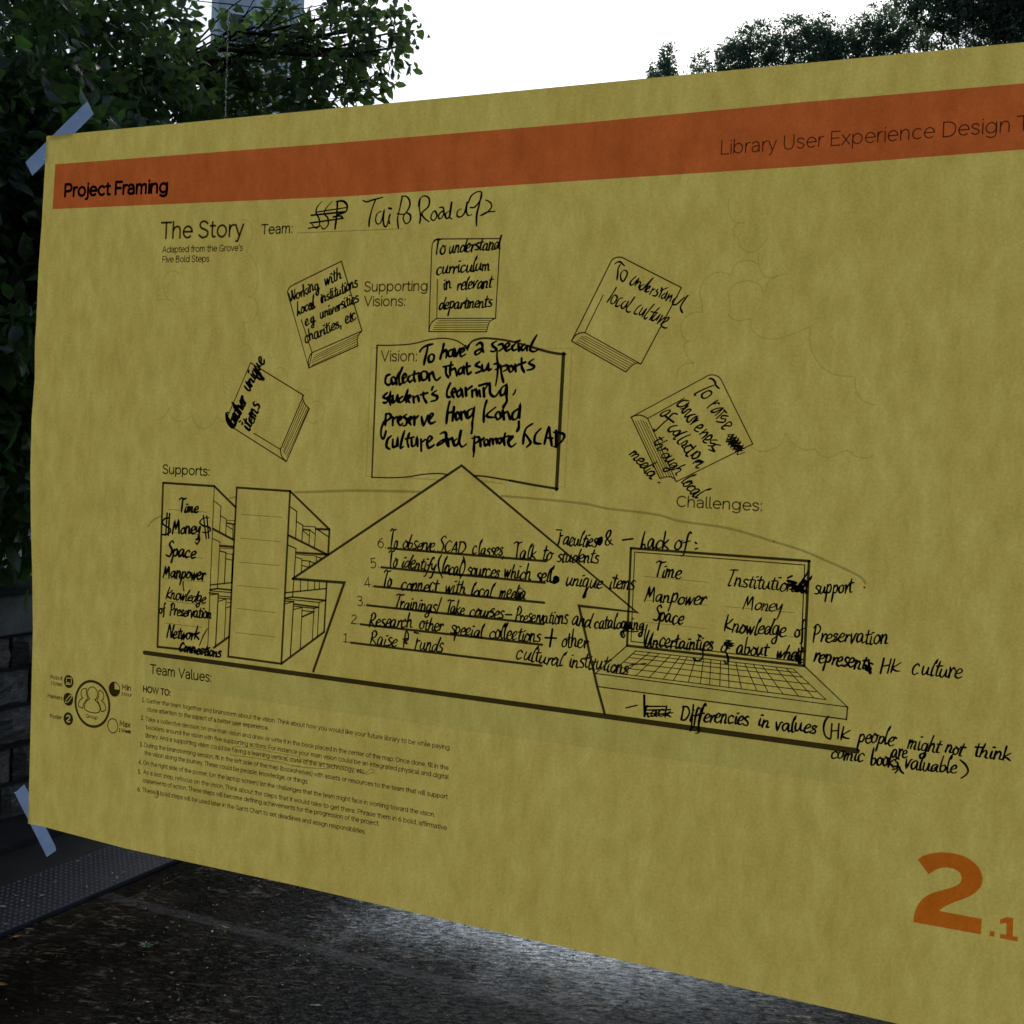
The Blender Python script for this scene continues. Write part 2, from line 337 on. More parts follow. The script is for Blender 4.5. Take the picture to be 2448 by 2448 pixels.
# ------------------------------------------------------------------ the drawing data (poster plane, tenths of a millimetre, from the top left corner)
ART = {
'outline': '''1 -2,0 -28,751 -48,1100 -54,1565 -63,1749 -53,2069 -74,2423 -69,2869 -44,3329 -8,3788 18,4224 24,4784 29,5184 33,5718 32,5948 211,5943 1141,5967 2817,5948 5247,5947 7314,5946''',
'tape_top': '''1 403,-271 481,-158 252,2 12,8 5,174 -197,316 -282,194''',
'tape_bottom': '''1 -68,5625 -178,5720 224,6219 329,6143 320,6107 192,5950 39,5943 38,5747''',
'band': '''1 108,247 2994,263 4940,263 6415,247 7682,245 8436,236 8458,597 7705,629 6439,650 4961,654 3013,666 92,625''',
'team_tint': '''1 1273,4333 6968,4314 6965,4512 1280,4572''',
'laptop_tint': '''1 5433,3797 5497,3826 5333,3993 5217,4012
1 5433,3800 6617,3801 6550,3826 5497,3826
1 6617,3801 6897,4025 6763,3995 6550,3826
1 5333,3993 6763,3995 6897,4025 5217,4012
1 5217,4015 6897,4026 6895,4104 5242,4100''',
'book_working': '''8 2798,1835 2774,1951 2558,1396
s8 2558,1396 2550,1371 2566,1338 2609,1314
8 2609,1314 3027,1149 3234,1672
7 2687,1584 2798,1835 3234,1672
s8 2798,1835 2777,1860 2767,1901 2774,1951
8 2774,1951 3204,1782
s7 3234,1672 3208,1698 3197,1738 3204,1782
4 2824,1856 3212,1696
4 2810,1876 3204,1713
4 2801,1894 3200,1731
4 2799,1912 3199,1749
4 2802,1931 3201,1767''',
'book_curriculum': '''7 3801,1678 3795,1094
s7 3795,1094 3800,1042 3821,1017 3854,1010
7 3855,1013 4340,1027 4332,1587
6 3853,1301 3862,1584 4332,1587
s7 3862,1584 3817,1618 3801,1678
7 3801,1678 4267,1681
s6 4332,1587 4287,1612 4267,1681
4 3875,1601 4291,1602
4 3856,1616 4281,1617
4 3847,1633 4274,1633
4 3840,1648 4271,1648
4 3834,1663 4268,1664''',
'book_local': '''7 4919,1747 5169,1229
s7 5169,1229 5184,1201 5214,1185 5247,1184 5259,1188
7 5259,1188 5679,1396 5427,1900
6 5133,1436 5013,1689 5427,1900
s7 5013,1689 4971,1694 4940,1715 4919,1747
7 4919,1747 5325,1954
s6 5427,1900 5397,1894 5364,1911 5325,1954
4 5017,1713 5388,1893
4 4992,1715 5370,1904
4 4978,1724 5356,1914
4 4966,1738 5346,1927
4 4954,1750 5336,1940''',
'book_raise': '''6 5378,2256 5874,1981
s6 5874,1981 5897,1969 5927,1967 5958,1977 5977,1994
6 5977,1994 6209,2406 5715,2674
6 5737,2123 5494,2262 5715,2674
s7 5494,2262 5458,2245 5419,2242 5378,2256
7 5378,2256 5601,2658
s6 5715,2674 5695,2651 5657,2644 5601,2658
4 5409,2281 5613,2649
4 5426,2276 5629,2645
4 5444,2274 5648,2643
4 5461,2273 5670,2646
4 5483,2286 5689,2654''',
'book_gather': '''8 2079,2426 2602,2673 2794,2260
s8 2079,2426 2040,2401 2023,2366 2031,2330
7 2031,2330 2228,1916
8 2228,1916 2736,2160 2728,2180 2543,2582
7 2285,2465 2543,2582
s8 2543,2582 2551,2622 2573,2651 2602,2673
s7 2727,2162 2735,2197 2757,2231 2794,2260
5 2566,2571 2735,2207
5 2571,2599 2748,2224
5 2577,2611 2763,2239
5 2590,2623 2779,2251
5 2603,2638 2788,2258''',
'vision_book': '''11 3371,1778 3374,2757
s8 3371,1778 3518,1777 3668,1767 3806,1738 3913,1727 4010,1738 4079,1768 4119,1802
s12 4119,1802 4154,1751 4229,1728 4323,1730 4454,1747 4593,1780
s15 4593,1780 4731,1817 4821,1833 4876,1837
21 4865,1833 4862,2770
s8 3374,2757 3537,2753 3678,2740 3796,2717 3914,2704 3973,2704 4007,2710
s10 4223,2705 4318,2707 4505,2726
14 4505,2726 4690,2748 4871,2766
16 4104,1781 4121,1802 4132,1776''',
'vision_shadow': '''7 3372,1795 3320,1797 3322,2751 3373,2752
6 4685,1800 4923,1797 4921,2750 4874,2750
10 3668,2747 3926,2750
11 4287,2741 4428,2749
9 4428,2750 4446,2751''',
'arrow': '''15 2704,3573 4119,2637 5491,3565 5072,3560 5234,4097 5298,4276
17 2704,3573 3174,3563 2934,4250 2930,4266''',
'base_line': '''29 1271,4305 6969,4292''',
'step_lines': '''14 3541,3275 4811,3273
14 3489,3421 4809,3424
14 3436,3568 4812,3563
14 3380,3715 4813,3713
14 3330,3863 4811,3858
14 3254,4010 4816,4005''',
'arc': '''s12 1260,3265 1282,3231 1322,3201 1391,3170
s12 2075,2985 2102,2978 2130,2976
s16 2692,2906 2837,2895 3039,2879 3197,2866 3233,2864 3491,2854 3783,2844
s13 4442,2838 4740,2844 5080,2858 5234,2880 5429,2889 5621,2905 5754,2934 6076,2959 6379,3025
s12 6379,3025 6553,3066 6713,3121 6853,3173 6930,3209 6959,3242''',
'shelf_a': '''15 1402,2897 1921,2898
7 1921,2898 1916,4226
15 1917,4229 1405,4242 1402,2897
15 1921,2898 2136,3053
15 1923,3239 2135,3314
7 1924,3016 1993,3053 1991,3259
7 1997,3129 2053,3155 2051,3282
5 2054,3162 2136,3160
11 2055,3183 2134,3190
7 2056,3204 2118,3231
7 2120,3190 2121,3302
7 1922,3316 1998,3338 1990,3712
15 1999,3369 2132,3368
5 2000,3387 2133,3383
9 1998,3410 2060,3418 2057,3661
5 2061,3427 2124,3427
7 2063,3467 2124,3474
15 2131,3422 2129,3655
9 1919,3689 2129,3652
11 1916,3727 1988,3712 2132,3711
7 1916,3736 2132,3731
10 1911,3753 2001,3753 1993,4177
7 1918,3770 2001,3753
7 2001,3769 2129,3767
7 2002,3787 2129,3783
7 2004,3814 2074,3788
7 2080,3787 2078,4105
5 2087,3814 2131,3813
7 2089,3856 2132,3838
15 1976,4188 2125,4082''',
'shelf_b': '''c14 2142,2898 2648,2899 2631,4242 2121,4242
14 2648,2899 3021,3171 3018,3364
14 2897,3175 3021,3171
8 2912,3178 3016,3227
6 2783,3161 2896,3160
8 2654,3019 2717,3052 2717,3256
8 2721,3130 2779,3156 2775,3274
11 2784,3186 2843,3187
7 2781,3195 2838,3230
7 2843,3187 2841,3304
7 2843,3187 2893,3214
7 2896,3162 2893,3317
14 2651,3241 3008,3362
8 2653,3317 2724,3338 2711,3714
14 2725,3369 3008,3362
5 2731,3383 2912,3380
7 2727,3403 2782,3414 2782,3516
7 2787,3425 2863,3425
7 2787,3464 2844,3472
7 2853,3428 2850,3472
7 2853,3428 2904,3437
7 2914,3423 2912,3385 2958,3394 2954,3412
9 2641,3687 3010,3622
7 2779,3573 2781,3660
7 2846,3572 2848,3645
7 2908,3575 2909,3636
7 2949,3576 2952,3630
12 3016,3575 3011,3954
11 2643,3729 2711,3714 3015,3712
7 2649,3735 2950,3733 3010,3715
9 2645,3751 2723,3748 2712,4169
7 2646,3773 2723,3748
11 2724,3767 2946,3771
7 2725,3783 2911,3783 2907,4021
7 2726,3809 2803,3786 2801,4107
7 2804,3810 2902,3809
11 2806,3858 2912,3808
7 2911,3783 2951,3770
7 2955,3735 2952,3991
14 2631,4242 3011,3954''',
'rules': '''4 1464,3111 1853,3110
4 1502,3295 1800,3293
4 1545,3484 1836,3480
4 1455,3673 1862,3671
4 1475,3858 1871,3854
4 1466,4040 1851,4039
4 2196,3106 2582,3106
4 2194,3295 2580,3296
4 2187,3485 2574,3481
4 2184,3670 2572,3665
4 2182,3852 2565,3850
4 2180,4044 2563,4040
3 5526,3319 5972,3322
3 5544,3478 5975,3473
3 5528,3626 5972,3627
3 6130,3316 6499,3317
3 6087,3469 6536,3468
3 6147,3621 6545,3624
4 2617,922 3544,927''',
'keyboard': '''5 5497,3826 6550,3826
5 5481,3849 6570,3846
5 5453,3876 6609,3871
5 5420,3913 6652,3910
5 5383,3950 6701,3954
5 5333,3993 6763,3995
6 5497,3826 5333,3993
5 5590,3829 5412,3993
5 5659,3828 5506,3994
5 5741,3827 5600,3994
5 5805,3828 5697,3994
5 5853,3829 5768,3994
5 5910,3830 5869,3994
5 5963,3829 5952,3994
5 6014,3829 6014,3994
5 6078,3830 6082,3994
5 6130,3830 6143,3995
5 6180,3829 6226,3994
5 6240,3829 6326,3994
5 6296,3829 6400,3995
5 6353,3830 6495,3995
5 6436,3827 6593,3995
5 6504,3826 6689,3995
5 6550,3826 6763,3995''',
'laptop': '''14 5424,3137 6612,3132
14 6608,3132 6616,3799
14 6617,3798 5433,3797
13 5433,3797 5424,3137
c6 5453,3161 6583,3159 6592,3775 5459,3765
4 6583,3310 6596,3776
7 5433,3797 5217,4012 6897,4025 6617,3798
7 5242,4100 6895,4104 6897,4025''',
'clouds': '''s6 5991,793 5962,844 5971,917 6001,971 6039,988 6081,983
s6 6039,988 6009,1018 6011,1065 6039,1087 6058,1140 6113,1178 6175,1159 6229,1094
s6 6175,1252 6127,1230 6053,1238 6013,1284 6013,1321 5950,1301 5886,1307 5829,1353 5806,1427 5820,1491 5829,1559
s6 5829,1559 5769,1559 5706,1601 5689,1670 5718,1734 5763,1750
s6 5736,1750 5716,1782 5747,1851 5788,1894
s6 5788,1888 5722,1899 5685,1937 5677,1985
s6 6176,1185 6180,1247 6204,1310 6258,1344 6360,1318
s6 6299,1332 6250,1373 6237,1434
s6 6222,1434 6188,1382 6123,1360 6040,1379 6000,1430 6004,1493 6012,1546 6009,1587 6064,1614 6148,1604
s6 6148,1604 6162,1672 6228,1724 6311,1732 6403,1709 6537,1651
s6 6535,1673 6531,1735 6557,1826 6627,1917 6709,1957 6818,1966
s6 6823,1971 6833,2046 6876,2116 6955,2139
s6 6194,2423 6259,2452 6331,2438 6391,2395 6413,2332
s6 6416,2332 6462,2392 6536,2430 6601,2423
s6 6601,2423 6639,2462 6699,2473 6757,2442 6806,2428 6857,2459 6916,2468 6963,2449
s8 1481,1205 1425,1178 1348,1211 1324,1280 1338,1351 1380,1404
s6 1268,1415 1346,1408 1414,1422 1460,1457
s6 2085,798 2158,818 2192,878 2186,962 2148,1044
s6 2138,1052 2214,1113 2260,1215 2260,1316 2217,1391 2176,1399
s6 2196,1399 2250,1433 2273,1492 2246,1576 2175,1601 2123,1596
s6 2133,1601 2157,1669 2141,1762
s6 2132,1787 2172,1770 2216,1804 2239,1863
s6 1287,2389 1354,2374 1408,2337 1434,2284
s6 1434,2293 1465,2362 1555,2393 1642,2357 1672,2304
s6 1673,2330 1698,2399 1787,2444 1872,2411 1917,2341
s6 1923,2350 1967,2378 2015,2381
s6 2467,1967 2507,1949 2558,1974 2581,2024
s6 2706,2125 2755,2116 2806,2144 2818,2185
s6 2809,2218 2858,2201 2918,2233 2931,2290 2894,2348 2827,2371 2767,2352''',
'pen_circle': '''s5 2179,5012 2205,5022 2331,5014 2497,5010 2662,5009 2767,5017 2849,5012
s4 2202,4960 2286,4941 2494,4939 2846,4941
s5 2772,5018 2892,5015 3010,5004 3104,4990
s4 2841,4955 3086,4956 3319,4954 3419,4978 3470,4940 3501,4942 3505,4955 3472,4970 3435,4989
5 3354,4978 3434,4977
s5 1446,5426 1469,5429 1475,5457 1440,5488 1445,5448 1479,5453 1454,5489''',
'icon_group': '''c18 915,4795 912,4838 900,4879 880,4916 852,4947 817,4971 779,4987 737,4993 695,4990 655,4978 618,4956 587,4927 563,4890 547,4850 540,4807 543,4764 556,4723 576,4686 605,4654 640,4630 679,4616 721,4610 763,4614 802,4626 839,4648 870,4678 893,4714 908,4753
s7 697,4761 687,4748 674,4731 671,4707 687,4674 721,4657 755,4665 775,4689 783,4717 772,4747 754,4764
s7 697,4761 661,4790 641,4831 648,4857 690,4873 752,4875 795,4866 813,4847 812,4814 786,4784 754,4764
s7 659,4684 631,4683 606,4698 598,4726 605,4751 619,4764 591,4784 574,4816 578,4842 600,4847 623,4852 630,4818 654,4781 675,4757 661,4732 657,4709 659,4684
s7 794,4682 818,4679 844,4695 852,4722 846,4747 828,4761 854,4777 873,4806 875,4834 850,4847 829,4850 818,4818 795,4780 781,4760 793,4735 796,4706 794,4682''',
'icon_discs': '''f1 511,4643 510,4655 506,4667 500,4678 492,4687 482,4694 470,4698 458,4700 446,4699 435,4695 423,4689 415,4680 408,4670 403,4658 401,4645 402,4633 406,4621 412,4610 420,4601 430,4594 441,4589 454,4588 466,4589 477,4593 488,4599 497,4608 504,4618 509,4630
f1 514,4795 513,4807 509,4819 504,4830 495,4839 485,4846 473,4851 461,4852 448,4852 436,4848 425,4842 415,4833 409,4822 404,4811 402,4798 403,4786 406,4774 412,4763 421,4754 432,4747 443,4742 456,4741 468,4741 480,4745 491,4752 501,4760 507,4771 512,4782
f1 520,4961 519,4973 515,4985 510,4996 502,5005 491,5013 480,5017 468,5019 456,5018 444,5015 433,5008 424,5000 417,4990 412,4978 410,4965 411,4953 415,4941 421,4930 429,4921 439,4914 451,4909 463,4907 475,4908 487,4912 498,4918 507,4927 513,4937 518,4949
c6 1022,4645 1021,4658 1018,4671 1011,4682 1003,4692 992,4700 980,4704 967,4706 954,4705 942,4701 931,4694 922,4685 914,4674 909,4661 907,4648 908,4635 911,4622 918,4610 926,4601 937,4593 949,4589 962,4587 975,4588 987,4592 999,4599 1008,4608 1015,4619 1020,4632
c7 1015,4954 1014,4967 1011,4980 1005,4991 996,5002 986,5009 975,5014 963,5016 950,5015 939,5011 928,5004 919,4995 912,4984 907,4972 905,4958 905,4945 909,4932 915,4921 924,4911 934,4904 945,4899 957,4897 970,4898 982,4901 992,4908 1001,4917 1008,4929 1013,4941
f1 966,4646 963,4587 944,4590 926,4601 911,4622 906,4649 911,4675 927,4696 949,4706 973,4706 997,4692 1015,4673 1021,4649 1021,4645''',
'icon_marks': '''7 429,4652 430,4616 487,4611 486,4652 477,4666 421,4670 430,4659 465,4653
6 421,4828 436,4802 476,4759 494,4760 492,4778 459,4818 421,4829
5 439,4809 451,4819
10 443,4949 450,4940 463,4935 476,4936 482,4944 480,4956 466,4970 448,4986 455,4990 487,4988''',
'two': '''1 7366,4907 7389,4881 7422,4863 7458,4847 7499,4837 7547,4831 7591,4832 7628,4838 7662,4852 7692,4871 7715,4894 7729,4921 7737,4951 7736,4983 7726,5012 7706,5042 7675,5072 7633,5100 7597,5121 7565,5142 7537,5163 7519,5181 7507,5197 7748,5196 7748,5291 7362,5296 7364,5255 7371,5215 7384,5180 7405,5146 7433,5116 7469,5091 7509,5070 7545,5052 7581,5033 7605,5014 7619,4993 7620,4965 7610,4943 7593,4931 7567,4923 7537,4923 7504,4931 7472,4949 7451,4968 7433,4985
1 7797,5259 7823,5257 7822,5291 7796,5288
1 7847,5179 7885,5156 7919,5156 7922,5264 7951,5263 7950,5291 7854,5290 7853,5264 7887,5264 7884,5193 7849,5206''',
't_head': '''221,526 1338,547 100.6 18.6 Project Framing''',
't_kit': '''5888,541 7621,521 85.6 6.4 Library User Experience Design
7658,520 7724,518 83.8 5.9 T''',
't_story': '''1285,917 2104,929 126.6 14.2 The Story''',
't_adapt': '''1307,1031 2107,1041 48.3 6.7 Adapted from the Grove's
1310,1111 1784,1117 48.7 6.8 Five Bold Steps''',
't_team': '''2282,919 2570,919 71.1 9.2 Team:''',
't_supvis': '''3235,1377 3773,1381 69.1 8.6 Supporting
3241,1486 3592,1489 69.4 8.6 Visions:''',
't_vision': '''3407,1895 3710,1891 73.7 8.6 Vision:''',
't_supports': '''1390,2819 1865,2817 69.2 9.5 Supports:''',
't_chal': '''5721,2837 6289,2833 68.3 7.7 Challenges:''',
't_values': '''1337,4468 1962,4464 72.8 9.2 Team Values:''',
't_howto': '''1269,4629 1554,4628 47.5 9.3 HOW TO:''',
't_nums': '''3444,3276 3519,3275 70.2 7.4 6.
3396,3435 3465,3423 70.1 7.4 5.
3347,3582 3420,3572 70.4 7.4 4.
3293,3727 3361,3718 70.6 7.5 3.
3243,3863 3311,3863 65.2 7.5 2.
3181,4010 3238,4010 64.1 7.5 1.''',
't_body': '''1263,4713 1288,4711 33.6 5.7 1.
1309,4714 4125,4698 32.4 4.4 Gather the team together and brainstorm about the vision. Think about how you would like your future library to be while paying
1317,4785 2532,4775 33.8 4.7 close attention to the aspect of a better user experience.
1259,4863 1287,4862 34.0 5.7 2.
1307,4866 4124,4847 32.5 4.4 Take a collective decision on one main vision and draw or write it in the book placed in the center of the map. Once done, fill in the
1315,4933 4128,4913 32.6 4.4 booklets around the vision with five supporting actions. For instance your main vision could be an integrated physical and digital
1313,5002 3425,4982 33.2 4.6 library. And a supporting vision could be having a learning vertical, state of the art technology, etc.
1254,5086 1282,5085 34.1 5.7 3.
1300,5083 4127,5059 32.7 4.5 During the brainstorming session, fill in the left side of the map (bookshelves) with assets or resources to the team that will support
1309,5149 2920,5137 33.8 4.7 the vision along the journey. These could be people, knowledge, or things.
1250,5234 1279,5233 34.3 5.7 4.
1299,5232 4030,5206 32.9 4.5 On the right side of the poster, (on the laptop screen) list the challenges that the team might face in working toward the vision.
1249,5316 1277,5315 34.5 5.7 5.
1304,5309 4133,5286 32.9 4.5 As a last step, refocus on the vision. Think about the steps that it would take to get there. Phrase them in 6 bold, affirmative
1304,5380 3566,5352 33.4 4.6 statements of action. These steps will become defining achievements for the progression of the project.
1248,5463 1279,5462 34.4 5.7 6.
1302,5460 3450,5434 33.6 4.6 These 6 bold steps will be used later in the Gantt Chart to set deadlines and assign responsibilities.''',
't_icons': '''245,4645 381,4642 32.0 4.8 Post-it
257,4695 383,4694 32.2 4.8 Notes
220,4810 387,4811 32.4 4.8 Markers
256,4983 390,4979 32.2 4.8 Poster
660,4925 792,4925 29.3 4.5 Group
1044,4639 1142,4637 42.7 7.1 Min
1040,4688 1152,4685 26.6 4.0 3 hour
1033,4945 1147,4945 43.2 7.2 Max
1029,4995 1157,4993 26.9 6.0 1 Week''',
'h_working': '''2576,1450 2843,1348 47.7 11.9 Working
2891,1332 3040,1274 47.1 11.7 with
2653,1556 2813,1490 47.7 11.9 Local
2860,1463 3184,1339 43.4 11.6 institutions
2730,1634 2829,1594 47.4 11.8 e.g.
2866,1580 3199,1450 43.3 11.6 universities
2734,1765 3065,1635 46.9 11.7 charities,
3091,1622 3188,1583 46.4 11.5 etc''',
'h_curric': '''3817,1129 3913,1116 55.3 11.6 To
3937,1115 4344,1103 53.8 11.3 understand
3843,1271 4277,1243 51.2 11.4 curriculum
3908,1383 3975,1370 49.3 11.5 in
4012,1381 4293,1369 50.8 11.3 relevant
3876,1520 4300,1505 50.9 11.4 departments''',
'h_vision_x': '''ms18 3736,1825 3750,1803 3788,1781 3842,1768
ms18 3800,1790 3791,1837 3779,1889 3775,1920
ms18 3831,1842 3810,1867 3819,1898 3848,1889 3856,1854 3831,1842
ms18 3932,1766 3922,1811 3906,1876
ms18 3919,1841 3946,1811 3957,1832 3954,1867
ms18 3999,1807 3971,1824 3978,1858 4004,1849 4012,1815 4018,1858
ms18 4023,1802 4035,1853 4061,1798
ms18 4063,1836 4096,1815 4085,1798 4067,1819 4074,1857 4111,1840
ms18 4194,1776 4221,1759 4241,1776 4234,1819 4197,1844 4187,1823 4233,1802 4251,1823
ms17 4352,1747 4320,1764 4326,1785 4350,1801 4337,1820 4309,1818
ms17 4363,1776 4395,1768 4405,1793 4374,1818
ms17 4415,1805 4451,1776 4441,1759 4420,1780 4430,1814 4466,1801
ms17 4496,1768 4474,1788 4485,1813 4508,1805
ms17 4522,1776 4528,1813
ms17 4496,1753 4532,1744
ms17 4570,1767 4544,1792 4558,1813 4583,1788 4590,1813
ms17 4659,1705 4628,1759 4613,1805 4641,1821 4678,1805
ms19 3494,1992 3464,2006 3456,2050 3483,2071 3502,2058
ms19 3525,2009 3506,2031 3523,2062 3547,2040 3525,2009
ms18 3574,1974 3551,2022 3553,2066
ms18 3597,1939 3572,2004 3578,2065 3595,2056
ms18 3602,2030 3631,2004 3618,1986 3601,2013 3613,2052 3642,2034
ms18 3665,1999 3646,2021 3663,2047 3682,2033
ms18 3699,1968 3696,2011 3707,2042
ms18 3680,1994 3739,1979
ms18 3735,1998 3744,2037
ms18 3778,1963 3754,1985 3766,2028 3800,2019 3803,1975 3773,1967
ms18 3818,1984 3826,2031
ms18 3824,1997 3847,1973 3864,2009 3884,2030 3915,2009
ms18 3957,1935 3960,1982 3981,2008
ms18 3935,1933 4012,1918
ms18 3997,1896 3992,1948 3994,1995
ms18 3997,1960 4026,1943 4041,1969 4049,1994
ms18 4083,1934 4060,1956 4071,1985 4094,1964 4097,1938 4107,1982
ms18 4124,1904 4127,1955 4138,1984 4163,1967
ms18 4109,1935 4152,1925
ms18 4225,1893 4196,1920 4240,1937 4241,1958 4197,1975
ms18 4246,1916 4250,1954 4278,1949 4295,1911 4299,1953 4320,1944
ms17 4337,1911 4370,1906 4380,1935 4353,1948
ms17 4393,1919 4401,1977 4420,2036
ms17 4399,1927 4440,1918 4446,1943 4414,1960
ms17 4472,1918 4455,1939 4470,1964 4492,1943 4472,1918
ms17 4504,1913 4511,1959
ms17 4509,1926 4534,1909
ms17 4552,1867 4555,1925 4577,1965
ms17 4534,1911 4583,1894
ms17 4645,1871 4609,1900 4648,1920 4638,1941 4596,1950
ms19 3477,2128 3446,2160 3483,2177 3474,2199 3446,2201
ms19 3505,2119 3498,2172 3510,2217
ms19 3479,2161 3529,2148
ms19 3525,2154 3530,2198 3554,2180 3564,2149 3572,2194
ms18 3610,2152 3579,2175 3590,2196 3619,2178 3648,2110 3634,2160 3642,2195
ms18 3654,2173 3678,2151 3663,2142 3649,2169 3670,2196
ms18 3698,2150 3705,2194
ms18 3706,2163 3733,2145 3747,2186
ms18 3781,2121 3785,2157 3811,2193
ms18 3757,2138 3817,2122
ms18 3859,2077 3849,2100
ms18 3890,2104 3855,2130 3897,2147 3887,2173 3846,2184
ms18 3999,2049 3976,2102 3978,2145 4004,2149
ms18 4016,2127 4043,2101 4028,2084 4012,2119 4031,2150
ms18 4083,2092 4054,2118 4070,2147 4092,2117 4091,2096 4105,2144
ms18 4124,2082 4131,2135
ms18 4130,2099 4173,2069
ms18 4177,2099 4180,2143
ms18 4181,2107 4205,2090 4219,2138
ms18 4234,2098 4243,2140
ms18 4229,2064 4295,2046
ms18 4266,2080 4274,2139
ms17 4272,2097 4294,2063 4313,2047 4320,2113 4346,2138 4372,2129 4391,2095
ms17 4444,2050 4405,2082 4404,2128 4436,2112 4447,2060 4455,2127
ms19 3468,2291 3503,2282 3517,2308 3478,2339
ms19 3475,2282 3473,2331 3472,2370
ms19 3535,2307 3536,2366
ms19 3536,2325 3567,2302
ms18 3577,2341 3606,2314 3590,2301 3575,2332 3599,2364 3620,2349
ms18 3652,2282 3626,2300 3654,2321 3649,2359 3622,2368
ms18 3672,2334 3696,2307 3681,2299 3667,2325 3689,2357
ms18 3715,2298 3718,2356
ms18 3721,2315 3747,2291
ms18 3775,2296 3795,2358 3826,2285
ms18 3840,2321 3870,2277 3848,2275 3835,2321 3856,2343 3892,2328
ms18 4001,2181 3988,2239 3981,2340
ms18 4037,2221 4030,2317
ms18 3984,2267 4039,2251
ms18 4068,2254 4053,2280 4064,2312 4087,2288 4068,2254
ms18 4095,2254 4102,2306
ms18 4102,2270 4123,2249 4142,2297
ms18 4184,2226 4147,2252 4154,2295 4186,2270 4200,2224 4193,2311
ms18 4296,2167 4279,2232 4279,2319
ms17 4369,2213 4304,2265 4316,2284 4363,2285
ms17 4394,2244 4370,2268 4385,2299 4412,2279 4394,2244
ms17 4424,2237 4437,2297
ms17 4436,2258 4462,2244 4485,2296
ms17 4550,2217 4504,2252 4506,2295 4542,2280 4557,2194 4556,2284
ms19 3529,2443 3498,2471 3490,2524 3519,2542
ms19 3543,2469 3546,2524 3576,2512 3583,2464 3588,2518
ms18 3638,2403 3619,2467 3609,2530 3634,2519
ms18 3679,2419 3664,2474 3677,2519
ms18 3647,2463 3720,2446
ms18 3699,2464 3707,2513 3736,2499 3744,2458 3753,2512
ms18 3778,2461 3785,2545
ms18 3785,2483 3815,2460
ms18 3834,2485 3869,2449 3846,2437 3829,2477 3846,2521 3891,2496
ms18 3934,2417 3967,2403 3984,2420 3975,2463 3923,2499 3918,2487 3970,2455 3998,2498
ms18 3998,2449 4006,2502
ms18 4009,2462 4032,2444 4046,2496
ms18 4073,2447 4048,2469 4059,2496 4087,2472 4103,2380 4090,2450 4112,2503 4151,2482
ms18 4213,2425 4212,2489 4212,2540
ms18 4193,2440 4242,2428 4250,2453 4216,2477
ms18 4257,2445 4264,2493
ms18 4262,2455 4287,2435
ms18 4311,2443 4291,2460 4302,2487 4324,2468 4311,2443
ms18 4337,2438 4334,2486
ms17 4337,2450 4355,2437 4362,2476
ms17 4363,2449 4383,2436 4390,2471
ms17 4411,2431 4398,2448 4413,2470 4427,2443 4411,2431
ms17 4453,2394 4444,2438 4453,2481
ms17 4419,2432 4486,2411
ms17 4482,2458 4514,2419 4494,2418 4477,2454 4502,2488 4540,2464
ms17 4660,2321 4614,2353 4599,2399 4593,2464
ms17 4603,2391 4641,2435 4649,2460 4620,2488
ms17 4725,2352 4685,2397 4683,2452 4731,2459
ms17 4756,2458 4783,2342 4798,2409 4812,2468
ms17 4763,2416 4818,2417
ms17 4840,2367 4846,2475
ms17 4821,2376 4886,2382 4902,2406 4872,2450 4827,2476
ms12 4518,2088 4510,2109 4497,2126
ms14 4359,1801 4360,1860 4370,1919 4369,1994 4359,2062
ms20 4446,2127 4453,2169 4432,2203 4428,2220
ms20 4553,2309 4555,2351 4541,2380
ms17 3460,2340 3440,2393 3440,2446 3462,2468 3481,2410
ms17 4189,2319 4191,2370 4186,2404
ms14 4217,2497 4214,2540 4211,2570''',
